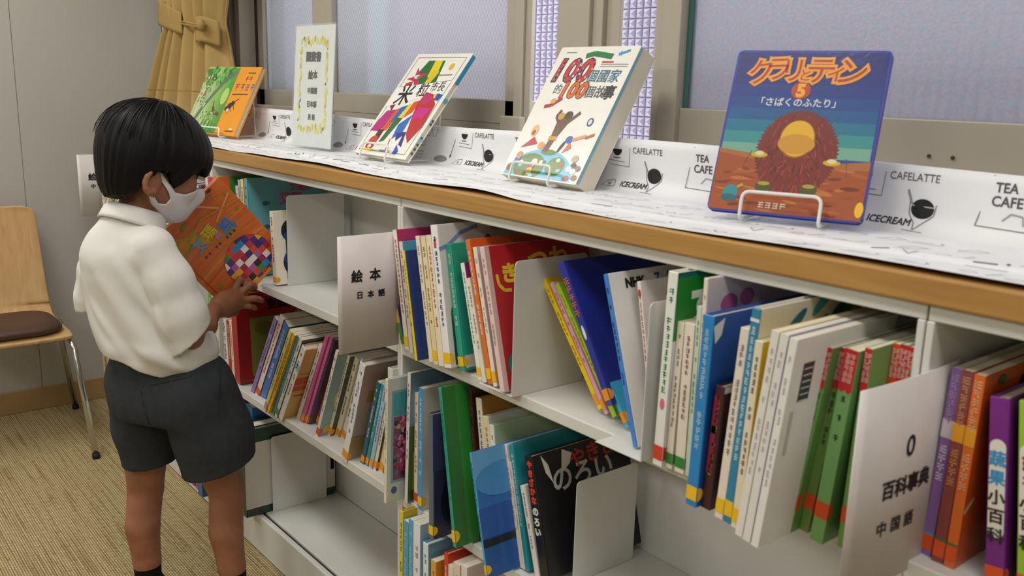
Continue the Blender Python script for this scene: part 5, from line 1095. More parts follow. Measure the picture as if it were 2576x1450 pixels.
# ------------------------------------------------------------------ the boy: distance-field modelling, one continuous body
def smin(a, b, k):
    h = np.clip(.5 + .5 * (b - a) / k, 0, 1); return b * (1 - h) + a * h - k * h * (1 - h)
def smax(a, b, k): return -smin(-a, -b, k)
class Field:
    def __init__(self, lo, hi, h):
        self.lo = np.array(lo, np.float32); self.h = h; n = np.ceil((np.array(hi) - self.lo) / h).astype(int) + 1
        self.n = n; self.X, self.Y, self.Z = [a.astype(np.float32) for a in np.meshgrid(*[self.lo[i] + h * np.arange(n[i]) for i in range(3)], indexing='ij', sparse=True)]
        self.D = np.full(n, 1.0, np.float32)
    def box(self, lo, hi):
        a = np.clip(((np.array(lo) - self.lo) / self.h).astype(int), 0, self.n - 1); b = np.clip(((np.array(hi) - self.lo) / self.h).astype(int) + 2, 1, self.n)
        return (slice(a[0], b[0]), slice(a[1], b[1]), slice(a[2], b[2]))
    def put(self, fn, lo, hi, k):
        s = self.box(np.array(lo) - k * 2 - .012, np.array(hi) + k * 2 + .012)
        d = fn(self.X[s[0]], self.Y[:, s[1]], self.Z[:, :, s[2]])
        self.D[s] = smin(self.D[s], d, k) if k > 0 else np.minimum(self.D[s], d)
    def cone(self, p, q, r0, r1, k=.012):
        p, q = np.array(p, np.float32), np.array(q, np.float32); v = q - p; L2 = float(v @ v) or 1e-9
        def fn(X, Y, Z):
            t = np.clip(((X - p[0]) * v[0] + (Y - p[1]) * v[1] + (Z - p[2]) * v[2]) / L2, 0, 1)
            return np.sqrt((X - p[0] - t * v[0]) ** 2 + (Y - p[1] - t * v[1]) ** 2 + (Z - p[2] - t * v[2]) ** 2) - (r0 + (r1 - r0) * t)
        r = max(r0, r1); self.put(fn, np.minimum(p, q) - r, np.maximum(p, q) + r, k)
    def chain(self, pts, rs, k=.012):
        for a, b, ra, rb in zip(pts[:-1], pts[1:], rs[:-1], rs[1:]): self.cone(a, b, ra, rb, k)
    def ell(self, c, r, M=None, k=.012):
        c = np.array(c, np.float32); A = np.eye(3) if M is None else np.array(M)     # rows = axes
        def fn(X, Y, Z):
            x, y, z = X - c[0], Y - c[1], Z - c[2]
            q = [A[i, 0] * x + A[i, 1] * y + A[i, 2] * z for i in range(3)]
            k0 = np.sqrt(sum((q[i] / r[i]) ** 2 for i in range(3))); k1 = np.sqrt(sum((q[i] / r[i] ** 2) ** 2 for i in range(3))) + 1e-6
            return k0 * (k0 - 1) / k1
        R_ = max(r); self.put(fn, c - R_, c + R_, k)
    def loft(self, rings, k=.012):
        """rings: (z, cx, cy, a, b, angle) with a across, b along the facing direction"""
        rg = sorted(rings); zs = [q[0] for q in rg]
        def fn(X, Y, Z):
            zc = np.clip(Z, zs[0], zs[-1]); z_ = np.array(zs); zr = zc.ravel()
            def g(i):
                v = np.array([q[i] for q in rg], float); sl_ = np.gradient(v, z_) if len(v) > 2 else np.full(len(v), (v[-1] - v[0]) / (z_[-1] - z_[0]))
                k_ = np.clip(np.searchsorted(z_, zr) - 1, 0, len(v) - 2); hh = z_[k_ + 1] - z_[k_]; t = (zr - z_[k_]) / hh
                o = v[k_] * (2 * t ** 3 - 3 * t * t + 1) + hh * sl_[k_] * (t ** 3 - 2 * t * t + t) + v[k_ + 1] * (3 * t * t - 2 * t ** 3) + hh * sl_[k_ + 1] * (t ** 3 - t * t)
                return o.reshape(zc.shape).astype(np.float32)
            cx, cy, a, b, an = (g(i) for i in range(1, 6)); co, sn = np.cos(an), np.sin(an)
            x, y = X - cx, Y - cy; f = x * co + y * sn; s = x * sn - y * co
            k0 = np.sqrt((s / a) ** 2 + (f / b) ** 2); k1 = np.sqrt((s / a ** 2) ** 2 + (f / b ** 2) ** 2) + 1e-6
            d = k0 * (k0 - 1) / k1; cap = np.maximum(Z - zs[-1], zs[0] - Z)
            return smax(d, cap + 0 * d, .02)
        m = max(max(q[3], q[4]) for q in rg)
        self.put(fn, (min(q[1] for q in rg) - m, min(q[2] for q in rg) - m, zs[0] - .02), (max(q[1] for q in rg) + m, max(q[2] for q in rg) + m, zs[-1] + .02), k)
    def mesh(self, name, m, parent, smooth_it=0, keep=None):
        import openvdb
        g = openvdb.FloatGrid(1.0); g.copyFromArray(np.ascontiguousarray(self.D))
        pts, quads = g.convertToQuads(0.0)
        pts = pts.astype(np.float32) * self.h + self.lo
        me = bpy.data.meshes.new(name); me.from_pydata(pts.tolist(), [], quads[:, ::-1].tolist()); me.update()
        if smooth_it or keep:
            import bmesh
            bm = bmesh.new(); bm.from_mesh(me)
            if keep:                                     # drop stray crumbs
                seen = set(); best = []
                bm.verts.ensure_lookup_table()
                for v in bm.verts:
                    if v.index in seen: continue
                    st = [v]; seen.add(v.index); comp = []
                    while st:
                        w = st.pop(); comp.append(w)
                        for e in w.link_edges:
                            o = e.other_vert(w)
                            if o.index not in seen: seen.add(o.index); st.append(o)
                    best.append(comp)
                best.sort(key=len, reverse=True)
                for c in best[keep:]: bmesh.ops.delete(bm, geom=c, context='VERTS')
            for _ in range(smooth_it): bmesh.ops.smooth_vert(bm, verts=bm.verts, factor=.5, use_axis_x=True, use_axis_y=True, use_axis_z=True)
            bm.normal_update(); bm.to_mesh(me); bm.free()
        me.polygons.foreach_set('use_smooth', [True] * len(me.polygons)); me.materials.append(m)
        o = bpy.data.objects.new(name, me); COL.objects.link(o); o.parent = parent; return o

boy = thing('person', 'boy in a white polo shirt, face mask and dark shorts taking out a book', 'person', (-2.05, -.33, 0), (0, 0, R(73.17)))
FA = R(45); F3 = np.array([math.cos(FA), math.sin(FA), 0]); S3 = np.array([math.sin(FA), -math.cos(FA), 0])
# head frame: forward, side (his right), up
hy, hp = R(21), R(15)
HF = np.array([math.cos(hy) * math.cos(hp), math.sin(hy) * math.cos(hp), -math.sin(hp)]); HS = np.array([math.sin(hy), -math.cos(hy), 0]); HU = np.cross(HS, HF)
HM = np.array([HF, HS, HU]); HC = np.array([.040, .02, 1.122])
hp_ = lambda f, s, u: HC + HF * f + HS * s + HU * u
def head(F, k=.014, face_only=False):
    F.ell(hp_(-.008, 0, .022), (.094, .077, .088), HM, k); F.ell(hp_(.028, 0, -.04), (.066, .062, .082), HM, .02)
    F.ell(hp_(.058, 0, -.10), (.026, .030, .024), HM, .03); F.cone(hp_(.0, -.05, -.07), hp_(.055, -.02, -.105), .022, .018, .025); F.cone(hp_(.0, .05, -.07), hp_(.055, .02, -.105), .022, .018, .025)
    F.ell(hp_(.085, 0, .018), (.012, .05, .03), HM, .02)                    # brow
    for s in (-1, 1): F.ell(hp_(.066, s * .036, -.045), (.024, .024, .028), HM, .02)
    F.cone(hp_(.092, 0, -.022), hp_(.103, 0, -.060), .0075, .012, .012); 
    for s in (-1, 1): F.ell(hp_(.097, s * .010, -.063), (.008, .008, .007), HM, .006)
    F.ell(hp_(.086, 0, -.084), (.010, .020, .006), HM, .008); F.ell(hp_(.083, 0, -.093), (.010, .017, .006), HM, .008)

B = Field((-.22, -.24, .03), (.34, .28, 1.24), .0034)
B.cone((-.015, .0, .955), (.022, .016, 1.06), .047, .043, .03); head(B)
for s in (-1, 1):                                          # ears
    for i in range(7):
        q0, q1 = [R(-115 + k * 245 / 7) for k in (i, i + 1)]
        e = lambda q: hp_(-.022 - .016 * math.cos(q) * 1.0 - .004, s * (.078 + .006 * (math.cos(q) > 0)), -.055 + .024 * math.sin(q))
        B.cone(e(q0), e(q1), .0062, .0062, .004)
    B.ell(hp_(-.02, s * .074, -.055), (.018, .007, .024), HM, .006); B.ell(hp_(-.018, s * .077, -.078), (.008, .006, .009), HM, .006)
A0 = FA
B.loft([(.56, .045, 0, .098, .070, A0), (.66, .03, 0, .095, .070, A0), (.78, .008, 0, .098, .075, A0), (.88, -.014, 0, .098, .070, A0), (.95, -.022, 0, .075, .045, A0)], .03)
shR, elR, wrR = (.036, -.085, .918), (.088, -.094, .735), (.158, .105, .748)
B.chain([shR, (.064, -.092, .84), elR], [.030, .032, .028], .02); B.chain([elR, (.128, .01, .736), wrR], [.0285, .0275, .0195], .015)
shL, elL, haL = (-.062, .072, .918), (-.088, .10, .775), (.062, .168, .862)
B.chain([shL, elL], [.030, .028], .02); B.chain([elL, (-.03, .13, .82), haL], [.027, .026, .02], .015)
B.ell(haL, (.03, .014, .03), None, .012)
for i in range(4): B.chain([(.075, .172, .88 - i * .016), (.102, .183, .883 - i * .017), (.118, .186, .880 - i * .017)], [.0085, .0080, .0065], .003)
B.chain([(.06, .16, .885), (.085, .150, .905), (.102, .1485, .905)], [.0095, .009, .0075], .004)
# right hand spread on the cover
PA = np.array(wrR); KN = [(.209, .160, .777), (.221, .162, .768), (.226, .162, .754), (.219, .160, .741)]
for i, kn in enumerate(KN):
    kn = np.array(kn); st = PA + (kn - PA) * .25 + np.array([0, 0, (1.5 - i) * .004]); B.cone(st, kn, .0175, .0125, .010)
B.ell((.188, .140, .758), (.036, .017, .026), np.array([[.86, .5, .1], [-.5, .86, 0], [-.086, -.05, .99]]), .012)
fing = [((.226, .166, .806), (.238, .177, .797), (.243, .183, .789)), ((.250, .166, .791), (.262, .180, .785), (.266, .1865, .778)), ((.260, .168, .7545), (.275, .180, .748), (.282, .187, .742)), ((.247, .167, .7355), (.259, .178, .7295), (.265, .186, .724))]
for kn, ch, r in zip(KN, fing, (.0088, .009, .0088, .0078)): B.chain([kn, *ch], [r * 1.16, r, r * .93, r * .78], .0028)
B.chain([(.172, .135, .735), (.196, .165, .722), (.214, .195, .716), (.226, .212, .722)], [.014, .0115, .010, .0082], .006)
# legs
hipR, knR, anR = (.095, -.045, .58), (.160, -.015, .325), (.166, -.055, .075)
hipL, knL, anL = (-.010, .05, .58), (-.020, .075, .322), (-.026, .045, .078)
for hq, kq, aq, s in ((hipR, knR, anR, 1), (hipL, knL, anL, 1)):
    hq, kq, aq = (np.array(q) for q in (hq, kq, aq)); 
    B.chain([hq, (hq + kq) / 2, kq], [.066, .055, .041], .03)
    B.chain([kq, kq + (aq - kq) * .36 - F3 * .014, kq + (aq - kq) * .72 - F3 * .004, aq], [.041, .0395, .0325, .0268], .006)
    FD = np.array([.97, .22, 0]); t0 = aq + FD * .10; t0[2] = .022; hl = aq - FD * .022; hl[2] = .034
    B.cone(aq, hl, .026, .026, .02); B.cone(hl, t0, .026, .019, .02); B.cone(aq, t0, .026, .018, .02)
body_D = B.D
body = B.mesh('body', SKIN, boy, 2)

# eyes and brows
for s in (-1, 1):
    e = MB(); c = hp_(.079, s * .031, -.026); 
    e.grid(lambda u, v: tuple(c + .0115 * (HF * math.sin(math.pi * v) * math.cos(2 * math.pi * u) + HS * math.sin(math.pi * v) * math.sin(2 * math.pi * u) + HU * math.cos(math.pi * v))), 16, 10, '#e6e2dc', True)
    c2 = c + HF * .0080 - HU * .003; e.grid(lambda u, v: tuple(c2 + .0058 * (HF * math.sin(math.pi * v) * math.cos(2 * math.pi * u) + HS * math.sin(math.pi * v) * math.sin(2 * math.pi * u) + HU * math.cos(math.pi * v))), 12, 8, '#17100c', True)
    eo = e.build('eye', PRINT, boy, smooth=True)
    l = MB(); l.tube([tuple(c + HF * (.0115 * math.cos(q)) * 1.0 + HS * s * .0125 * math.sin(q) + HU * (.0035 - .004 * math.sin(q) ** 2)) for q in [R(-60 + i * 12) for i in range(13)]], .0022, n=6); l.build('eyelid', HAIR, eo, smooth=True)
    b = MB(); b.tube(smooth_path([tuple(hp_(.097, s * .014, -.002)), tuple(hp_(.094, s * .032, .003)), tuple(hp_(.082, s * .05, -.004))]), .0022, n=6); b.build('eyebrow', HAIR, boy, smooth=True)

# hair
Hh_ = Field((-.13, -.15, .96), (.21, .19, 1.28), .0027)
Hh_.ell(hp_(-.006, 0, .022), (.118, .097, .1), HM, .01); Hh_.ell(hp_(.020, 0, .012), (.105, .093, .082), HM, .03)
Hh_.ell(hp_(-.040, 0, -.030), (.072, .084, .078), HM, .03); Hh_.ell(hp_(-.052, 0, -.070), (.040, .056, .045), HM, .03)
x, y, z = Hh_.X - HC[0], Hh_.Y - HC[1], Hh_.Z - HC[2]
f_, s_, u_ = (HM[i, 0] * x + HM[i, 1] * y + HM[i, 2] * z for i in range(3))
az = np.arctan2(s_, f_ + .035)
cut = np.interp(f_.ravel(), [-.14, -.10, -.08, -.06, -.048, -.036, -.012, .004, .018, .030, .044, .062, .085, .105, .13], [-.09, -.107, -.108, -.100, -.085, -.050, -.026, -.028, -.048, -.064, -.044, -.016, .0, -.014, -.022]).reshape(f_.shape)
jag = .0035 * np.sin(az * 46 + 2 * np.sin(az * 9)) + .003 * np.sin(az * 23 + 1)
D = Hh_.D + (.0005 * np.sin(az * 58 + 2.2 * np.sin(az * 7) + 5 * u_) + .0011 * np.sin(az * 19 + 3 * np.sin(az * 5) + 4 * u_)) * np.clip((.12 - u_) / .05, 0, 1)
inner = Field((-.13, -.15, .96), (.21, .19, 1.28), .0027); head(inner)
D = smax(D, (cut + jag) - u_, .006)
D = np.maximum(D, -(inner.D + .004))
Hh_.D = D.astype(np.float32)
hair = Hh_.mesh('hair', HAIR, boy, 1, keep=1)
rs = random.Random(4); st = MB()
for i in range(70):
    a = rs.uniform(-math.pi, math.pi); L_ = rs.uniform(.86, .99); pts = []
    for k in range(9):
        q = .12 + (1.62 * L_ - .12) * k / 8 + .0
        f0 = -.02 + .1215 * math.sin(q) * math.cos(a) + .012; s0 = .0985 * math.sin(q) * math.sin(a); u0 = .022 + .102 * math.cos(q)
        if q > 1.5: f0 *= 1 - .1 * (q - 1.5)
        pts.append(hp_(f0, s0 + .004 * math.sin(i + k * .3), u0 + rs.uniform(.0, .0012)))
    lim = 9
    st.tube([tuple(p) for p in pts], [.0003 + .0011 * math.sin(math.pi * (k + .6) / 9.4) for k in range(9)], n=4)
for i in range(14):                                     # loose tuft at the back of the crown
    p = hp_(-.09 - .001 * i, .03 - .004 * i, .088 - .003 * i); st.tube([tuple(p), tuple(p + np.array([-.010, 0, .004])), tuple(p + np.array([-.020, 0, -.006 - .001 * i])), tuple(p + np.array([-.024, 0, -.024]))], [.001, .0009, .0007, .0002], n=4)
st.build('hair_strands', HAIR, hair, smooth=True)

# mask: a shell over the lower face with ear loops
Mk = Field((-.05, -.10, .96), (.20, .13, 1.14), .0022); head(Mk)
Mk.cone(hp_(.094, 0, -.030), hp_(.107, 0, -.064), .008, .014, .015); Mk.cone(hp_(.106, 0, -.064), hp_(.082, 0, -.108), .013, .014, .02)
x, y, z = Mk.X - HC[0], Mk.Y - HC[1], Mk.Z - HC[2]
f_, s_, u_ = (HM[i, 0] * x + HM[i, 1] * y + HM[i, 2] * z for i in range(3))
def poly_sd(P, px, py):
    d = np.full(px.shape, 1e9, np.float32); s = np.ones(px.shape, np.float32)
    for i in range(len(P)):
        a, b = P[i], P[i - 1]; ex, ey = b[0] - a[0], b[1] - a[1]; wx, wy = px - a[0], py - a[1]
        t = np.clip((wx * ex + wy * ey) / (ex * ex + ey * ey), 0, 1); d = np.minimum(d, (wx - ex * t) ** 2 + (wy - ey * t) ** 2)
        c1, c2, c3 = py >= a[1], py < b[1], ex * wy > ey * wx
        s = np.where((c1 & c2 & c3) | (~c1 & ~c2 & ~c3), -s, s)
    return s * np.sqrt(d)
OUT = [(-.022, -.026), (-.008, -.026), (.010, -.046), (.034, -.066), (.060, -.066), (.088, -.050), (.13, -.044), (.14, -.06), (.12, -.115), (.07, -.15), (.035, -.128), (-.005, -.102), (-.026, -.075), (-.020, -.068)]
HOLE = [(-.010, -.042), (.004, -.056), (.018, -.070), (.026, -.082), (.020, -.096), (.004, -.096), (-.010, -.084), (-.018, -.068)]
p2 = np.maximum(poly_sd(OUT, f_ + 0 * s_ + 0 * u_, u_ + 0 * f_ + 0 * s_), -poly_sd(HOLE, f_ + 0 * s_ + 0 * u_, u_ + 0 * f_ + 0 * s_))
Mk.D = np.maximum(np.abs(Mk.D - .003) - .0028, p2).astype(np.float32)
Mk.mesh('face_mask', MASKM, boy, 2, keep=2)

# polo shirt
S = Field((-.26, -.24, .60), (.30, .26, 1.06), .0031)
S.loft([(.640, .036, 0, .106, .092, FA), (.668, .032, -.002, .130, .110, FA), (.70, .026, -.003, .138, .116, FA), (.745, .012, -.003, .130, .108, FA), (.81, -.002, 0, .124, .102, FA), (.87, -.016, 0, .118, .094, FA), (.92, -.025, 0, .108, .084, FA), (.955, -.027, .0, .086, .068, FA), (.985, -.022, .0, .060, .056, FA), (1.01, -.012, .002, .052, .052, FA)], .0)
S.cone((-.02, .02, .948), (.030, -.078, .938), .036, .042, .03); S.cone((-.03, .02, .948), (-.060, .068, .942), .036, .036, .03)
def sleeve(pts, rs):
    G = Field((-.26, -.24, .60), (.30, .26, 1.06), .0031); G.chain(pts, rs, .02); return G.D
SR = sleeve([(.026, -.080, .936), (.054, -.094, .865), (.074, -.100, .79), (.098, -.098, .70)], [.044, .050, .054, .055])
SLf = sleeve([(-.054, .066, .938), (-.080, .090, .86), (-.090, .098, .80), (-.094, .100, .73)], [.038, .050, .052, .052])
X_, Y_, Z_ = S.X, S.Y, S.Z
# folds: long drapes from the shoulder down to the right hip, tucks above the waist, creases on the sleeve
lat = X_ * S3[0] + Y_ * S3[1]
def ridge(p, q, w, a):
    global D
    p, q = np.array(p), np.array(q); v = q - p; t = np.clip(((X_ - p[0]) * v[0] + (Y_ - p[1]) * v[1] + (Z_ - p[2]) * v[2]) / float(v @ v), 0, 1)
    dd = (X_ - p[0] - t * v[0]) ** 2 + (Y_ - p[1] - t * v[1]) ** 2 + (Z_ - p[2] - t * v[2]) ** 2
    D = D - a * np.exp(-dd / (2 * w * w)) * np.sin(np.pi * np.clip(t, .08, .92))
D = S.D.copy()
dg = Z_ + .95 * X_ - .25 * Y_
msk = np.exp(-((Z_ - .76) / .10) ** 2)
D = D - (.0045 * np.sin(dg * 62 + 4 * np.sin(Z_ * 11) + 1.0)) * msk * (Y_ < .09)
D = D - .004 * np.sin(lat * 70 + 3 * np.sin(Z_ * 30)) * np.exp(-((Z_ - .665) / .035) ** 2)
for p, q, w, a in (((-.06, -.08, .93), (.06, -.15, .72), .010, .007), ((-.10, -.05, .90), (.03, -.14, .70), .010, .006), ((-.13, -.02, .84), (-.02, -.12, .68), .010, .006), ((-.02, -.10, .95), (.03, -.13, .84), .012, .008), ((.02, -.12, .86), (.11, -.14, .72), .011, -.008),
                   ((.05, -.13, .88), (.07, -.135, .78), .009, .006), ((.10, -.12, .86), (.13, -.11, .76), .008, .005), ((.02, -.08, 1.0), (.075, -.07, .90), .008, .006), ((-.15, .06, .88), (-.13, .03, .78), .009, -.006), ((-.05, -.12, .74), (.09, -.13, .665), .009, .006), ((.0, -.13, .71), (.12, -.10, .66), .008, .005)): ridge(p, q, w, a)
hem = .676 + .010 * np.sin(lat * 26 + 1.0) + .02 * np.clip((-lat) / .12, -1, 1) - .012 * np.clip(X_ / .1, -1, 1)
hem = np.where(lat < -.02, hem, hem)
def shade(d, th=.0062): return np.maximum(d, -(d + th))
axc = np.array([.62, .10, -.76]); axc /= np.linalg.norm(axc); pe = np.array([.098, -.09, .746])
base = np.maximum(shade(D), hem - Z_)
D = SR.copy()
for p, q, w, a in (((.03, -.14, .88), (.05, -.15, .78), .008, .005), ((.08, -.13, .86), (.11, -.14, .77), .008, .005), ((.03, -.12, .92), (.09, -.13, .85), .009, .004), ((.05, -.15, .80), (.12, -.13, .78), .007, -.004), ((.02, -.13, .83), (.05, -.15, .73), .008, .006)): ridge(p, q, w, a)
sR = np.maximum(shade(D), (X_ - pe[0]) * axc[0] + (Y_ - pe[1]) * axc[1] + (Z_ - pe[2]) * axc[2])
cuff = np.abs((X_ - pe[0]) * axc[0] + (Y_ - pe[1]) * axc[1] + (Z_ - pe[2]) * axc[2] + .016)
D = SLf.copy()
for p, q, w, a in (((-.12, .05, .90), (-.13, .06, .80), .008, .005), ((-.14, .08, .84), (-.13, .10, .78), .007, -.004)): ridge(p, q, w, a)
sL = np.maximum(shade(D), .778 - Z_ + .22 * (X_ + .09))
shell = smin(smin(base, sR, .006), sL, .006)
nk = np.array([-.004, .004, .988]); nd = np.array([.22, .10, .97]); nd /= np.linalg.norm(nd)
shell = np.maximum(shell, ((X_ - nk[0]) * nd[0] + (Y_ - nk[1]) * nd[1] + (Z_ - nk[2]) * nd[2]) - .002)
S.D = shell.astype(np.float32)
shirt = S.mesh('polo_shirt', SHIRT, boy, 2, keep=1)
def ring_frame(c, n, e0):
    n = Vector(n).normalized(); a = Vector(e0); a = (a - n * a.dot(n)).normalized(); return Vector(c), n, a, n.cross(a)
c0, n0, a0, b0 = ring_frame((-.010, .004, .982), (.26, .16, .95), (F3[0], F3[1], 0))
def col(u, v):
    q = 2 * math.pi * u; up = [(.004, -.008), (.001, .014), (-.002, .024), (.003, .027), (.008, .018), (.015, -.006)]
    s = v * (len(up) - 1); i = min(int(s), len(up) - 2); w = s - i
    dr_, dz = up[i][0] * (1 - w) + up[i + 1][0] * w, up[i][1] * (1 - w) + up[i + 1][1] * w
    back = .5 - .5 * math.cos(q); r = .050 + dr_ * (1.15 if v > .5 else 1)
    return tuple(c0 + a0 * math.cos(q) * (r + .002) + b0 * math.sin(q) * (r + .006) + n0 * (dz + .004 * back - (.012 * (1 - back) if v > .9 else 0)))
m = MB(); m.grid(col, 64, 16, '#fff', True); m.build('collar', SHIRT, shirt, smooth=True, solid=.0035)
m = MB(); cc = c0 + a0 * .058 + n0 * (-.006) + b0 * -.006
m.grid(lambda u, v: tuple(cc + Vector((.0055 * math.cos(2 * math.pi * u) * math.sin(math.pi * v), .0055 * math.sin(2 * math.pi * u) * math.sin(math.pi * v), .0055 * math.cos(math.pi * v)))), 10, 7, '#fff', True); m.build('button', mat('shirt_button', '#e8e6e2', .3), shirt, smooth=True)

# shorts
Q = Field((-.20, -.24, .36), (.32, .24, .72), .0031)
Q.loft([(.535, .052, 0, .140, .112, FA), (.575, .050, 0, .150, .118, FA), (.62, .040, 0, .142, .108, FA), (.66, .033, 0, .128, .094, FA), (.70, .030, 0, .122, .090, FA)], 0)
Q.chain([(.100, -.055, .60), (.132, -.048, .49), (.150, -.046, .36)], [.088, .086, .085], .03)
Q.chain([(-.008, .055, .60), (-.012, .058, .49), (-.004, .060, .36)], [.082, .070, .060], .025)
X_, Y_, Z_ = Q.X, Q.Y, Q.Z; lat = X_ * S3[0] + Y_ * S3[1]
D = Q.D.copy()
D = D - .0022 * np.sin(lat * 95) * np.exp(-((Z_ - .665) / .03) ** 2)
for p, q, w, a in (((-.02, -.09, .64), (.0, -.05, .50), .008, -.004), ((.0, -.06, .52), (.05, -.09, .44), .008, -.004), ((.18, -.11, .60), (.21, -.08, .46), .010, .005), ((.06, -.14, .58), (.10, -.14, .44), .012, .005), ((-.05, -.06, .60), (-.06, .0, .46), .010, .004), ((.14, -.13, .62), (.17, -.11, .55), .008, -.006)): ridge(p, q, w, a)
hemR = (.412 + .28 * (X_ - .14)) ; hemL = .398 + .10 * (X_ + 0)
side = (X_ - .062) * .9 + (Y_ - .0) * -.55
hm_ = np.where(side > 0, hemR, hemL)
sh = np.maximum(D, -(D + .0065)); sh = np.maximum(sh, hm_ - Z_); sh = np.maximum(sh, Z_ - .69)
Q.D = sh.astype(np.float32); sho = Q.mesh('shorts', SHORTS, boy, 2, keep=1)
def snap(field, p, dirn):
    p = np.array(p, float)
    for _ in range(140):
        i = np.clip(np.round((p - field.lo) / field.h).astype(int), 0, field.n - 1)
        if field.D[tuple(i)] <= 0: break
        p = p + dirn * .0015
    return p
vd = np.array([.02, .96, -.27])
def seam(name, pts, rad):
    m = MB(); q = [tuple(snap(Q, p, vd) - vd * .0004) for p in pts]; m.tube(q, rad, n=6); m.build(name, mat('seam_shadow', '#1c1e21', .9), sho, smooth=True)
seam('pocket_welt', [(-.035 + .0085 * i + .02, -.22, .672 - .004 + .0012 * i) for i in range(13)], .0013)
seam('pocket_slit', [(.150 - .001 * i, -.22, .705 - .0095 * i) for i in range(13)], .0016)
seam('centre_seam', [(-.020 + .0005 * i * i * .3, -.22, .70 - .012 * i) for i in range(14)], .0008)
# socks (and feet in them)
for nm, aq in (('R', anR), ('L', anL)):
    aq = np.array(aq); K = Field(aq + (-.075, -.075, -.09), aq + (.17, .17, .10), .003)
    lo = np.round((K.lo - B.lo) / B.h).astype(int)
    kq = np.array(knR if nm == 'R' else knL)
    K.chain([kq + (aq - kq) * .70 - F3 * .004, aq], [.0335, .028], .02); FD = np.array([.97, .22, 0]); t0 = aq + FD * .10; t0[2] = .022; hl = aq - FD * .022; hl[2] = .034
    K.cone(aq, hl, .0285, .0285, .02); K.cone(hl, t0, .0285, .0225, .02); K.cone(aq, t0, .0285, .0225, .02)
    K.D = np.maximum(K.D, K.Z + .0 * K.X + 0 * K.Y - (.160 if nm == 'R' else .160)); K.D = np.maximum(K.D, .0012 - K.Z + 0 * K.X + 0 * K.Y).astype(np.float32)
    K.mesh('sock', SOCK, boy, 1)

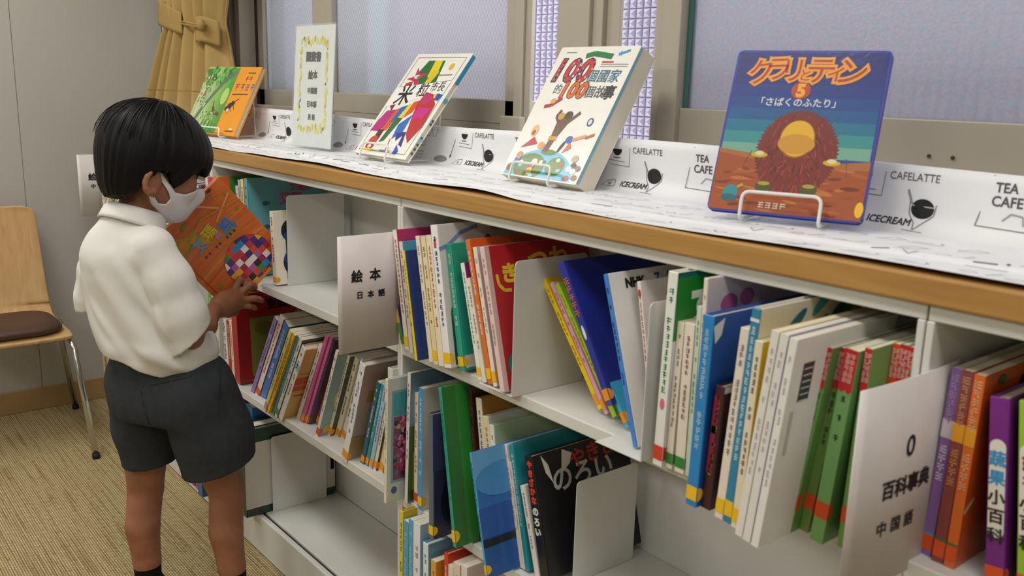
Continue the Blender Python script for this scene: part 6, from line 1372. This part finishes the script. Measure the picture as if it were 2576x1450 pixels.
# ------------------------------------------------------------------ the book in the boy's hand
def held():
    w, h, t = .212, .268, .013
    root = thing('picture_book', 'orange picture book with a patchwork oval held by the boy', 'book', (-2.166, -.087, .7205), (0, 0, 0))
    th = R(41)                                   # reading direction rises towards the shelf
    root.matrix_world = Matrix(((0, 0, 1, -2.168), (math.cos(th), -math.sin(th), 0, -.087), (math.sin(th), math.cos(th), 0, .7205), (0, 0, 0, 1)))
    k = .0022
    c = MB(); c.box(0, w, 0, h, t - k, t, '#d9702c'); c.box(0, w, 0, h, 0, k, '#d9702c'); c.box(0, k, 0, h, k, t - k, '#d06424'); c.build('cover', GLOSSY, root, bevel=.001)
    MB().box(k, w - .004, .004, h - .004, k, t - k).build('pages', PAGES, root)
    m = MB(); z = [t + .0003]
    def L(): z[0] += .00005; q = z[0]; return lambda a, b: (a, b, q)
    r = random.Random(6)
    m.rect(.002, w - .002, .002, h - .002, L(), '#d9702c')
    for i in range(16): m.line([(.004, h * (.08 + i * .057) + r.uniform(-.006, .006)), (w * .5, h * (.1 + i * .057)), (w - .004, h * (.06 + i * .057) + r.uniform(-.01, .01))], r.uniform(.004, .009), L(), r.choice(['#dd7a34', '#d4682a', '#e08440', '#c85c26', '#dc7638', '#d06a30']))
    for i in range(8): m.oval(w * (.10 + i * .07), h * (.93 - .035 * i - .10), .045, .014, L(), r.choice(['#c8861a', '#b8861c', '#cc9020', '#c47a1c']), 20, -.5)
    for k_ in range(9): m.oval(w * r.uniform(.03, .45), h * r.uniform(.7, .92), .014, .005, L(), r.choice(['#8a8a24', '#7a8a2a', '#a08a1c']), 12, r.uniform(.0, .6))
    m.line([(w * .55, h * .97), (w * .75, h * .80)], .005, L(), '#e8a070'); m.line([(w * .62, h * .72), (w * .95, h * .84)], .005, L(), '#e49866'); m.line([(.03, h * .72), (w * .5, h * .84), (w * .95, h * .74)], .004, L(), '#c48a1c')
    for a, b in ((.76, .93), (.92, .86), (.9, .68), (.35, .28), (.14, .26)): m.oval(w * a, h * b, .006, .004, L(), '#8a8a34', 10)
    m.oval(w * .80, h * .975, .008, .004, L(), '#6a3a1c', 10)
    m.rect(.010, .0125, .003, h - .003, L(), '#b8541c')
    m.rect(w * .02, w, .003, h * .085, L(), '#e29a24')
    for ch, x, y, s, c_, a in (('艾', .30, .672, .034, '#5aa0d8', .06), ('瑪', .475, .700, .036, '#d8c82c', .12), ('與', .53, .622, .018, '#c8809c', .0), ('風', .675, .628, .042, '#3f86d0', .1)):
        m.text(ch, w * x, h * y, s, L(), c_, .0008, rot=a)
    for i in range(9):
        if i not in (2, 5): blur_row(m, 1, w * (.26 + .055 * i), h * .548, .0085, L(), '#3f2c20', i)
    # patchwork oval
    q = L(); cx, cy, rx, ry = w * .60, h * .255, .064, .058; n = 9; s = .0165
    pal = ['#c8324a', '#3a2a78', '#d8521f', '#2a8ac8', '#e8b018', '#b85aa8', '#2f8a44', '#efece6', '#1c1c22', '#a01f44', '#4a2f86', '#d84a2a']
    last = -1
    def clip(poly):
        # keep the part of the cell inside the oval
        out = poly
        for j in range(28):
            a = 2 * math.pi * j / 28; nx, ny = math.cos(a) , math.sin(a); lim = math.hypot(rx * nx, ry * ny); res = []
            for i in range(len(out)):
                p, p2_ = out[i - 1], out[i]; dp, dq = (p[0] - cx) * nx + (p[1] - cy) * ny - lim, (p2_[0] - cx) * nx + (p2_[1] - cy) * ny - lim
                if (dp < 0) != (dq < 0): u = dp / (dp - dq); res.append((p[0] + (p2_[0] - p[0]) * u, p[1] + (p2_[1] - p[1]) * u))
                if dq < 0: res.append(p2_)
            out = res
            if len(out) < 3: return None
        return out
    for i in range(-5, 5):
        for j in range(-5, 5):
            x, y = cx + i * s, cy + j * s; k_ = r.randrange(len(pal))
            while k_ == last: k_ = r.randrange(len(pal))
            last = k_; pc = clip([(x, y), (x + s, y), (x + s, y + s), (x, y + s)])
            if pc: m.poly(pc, q, pal[k_])
    blur_row(m, 4, w * .80, h * .045, .010, L(), '#5a3a14')
    m.build('cover_art', GLOSSY, root)
held()
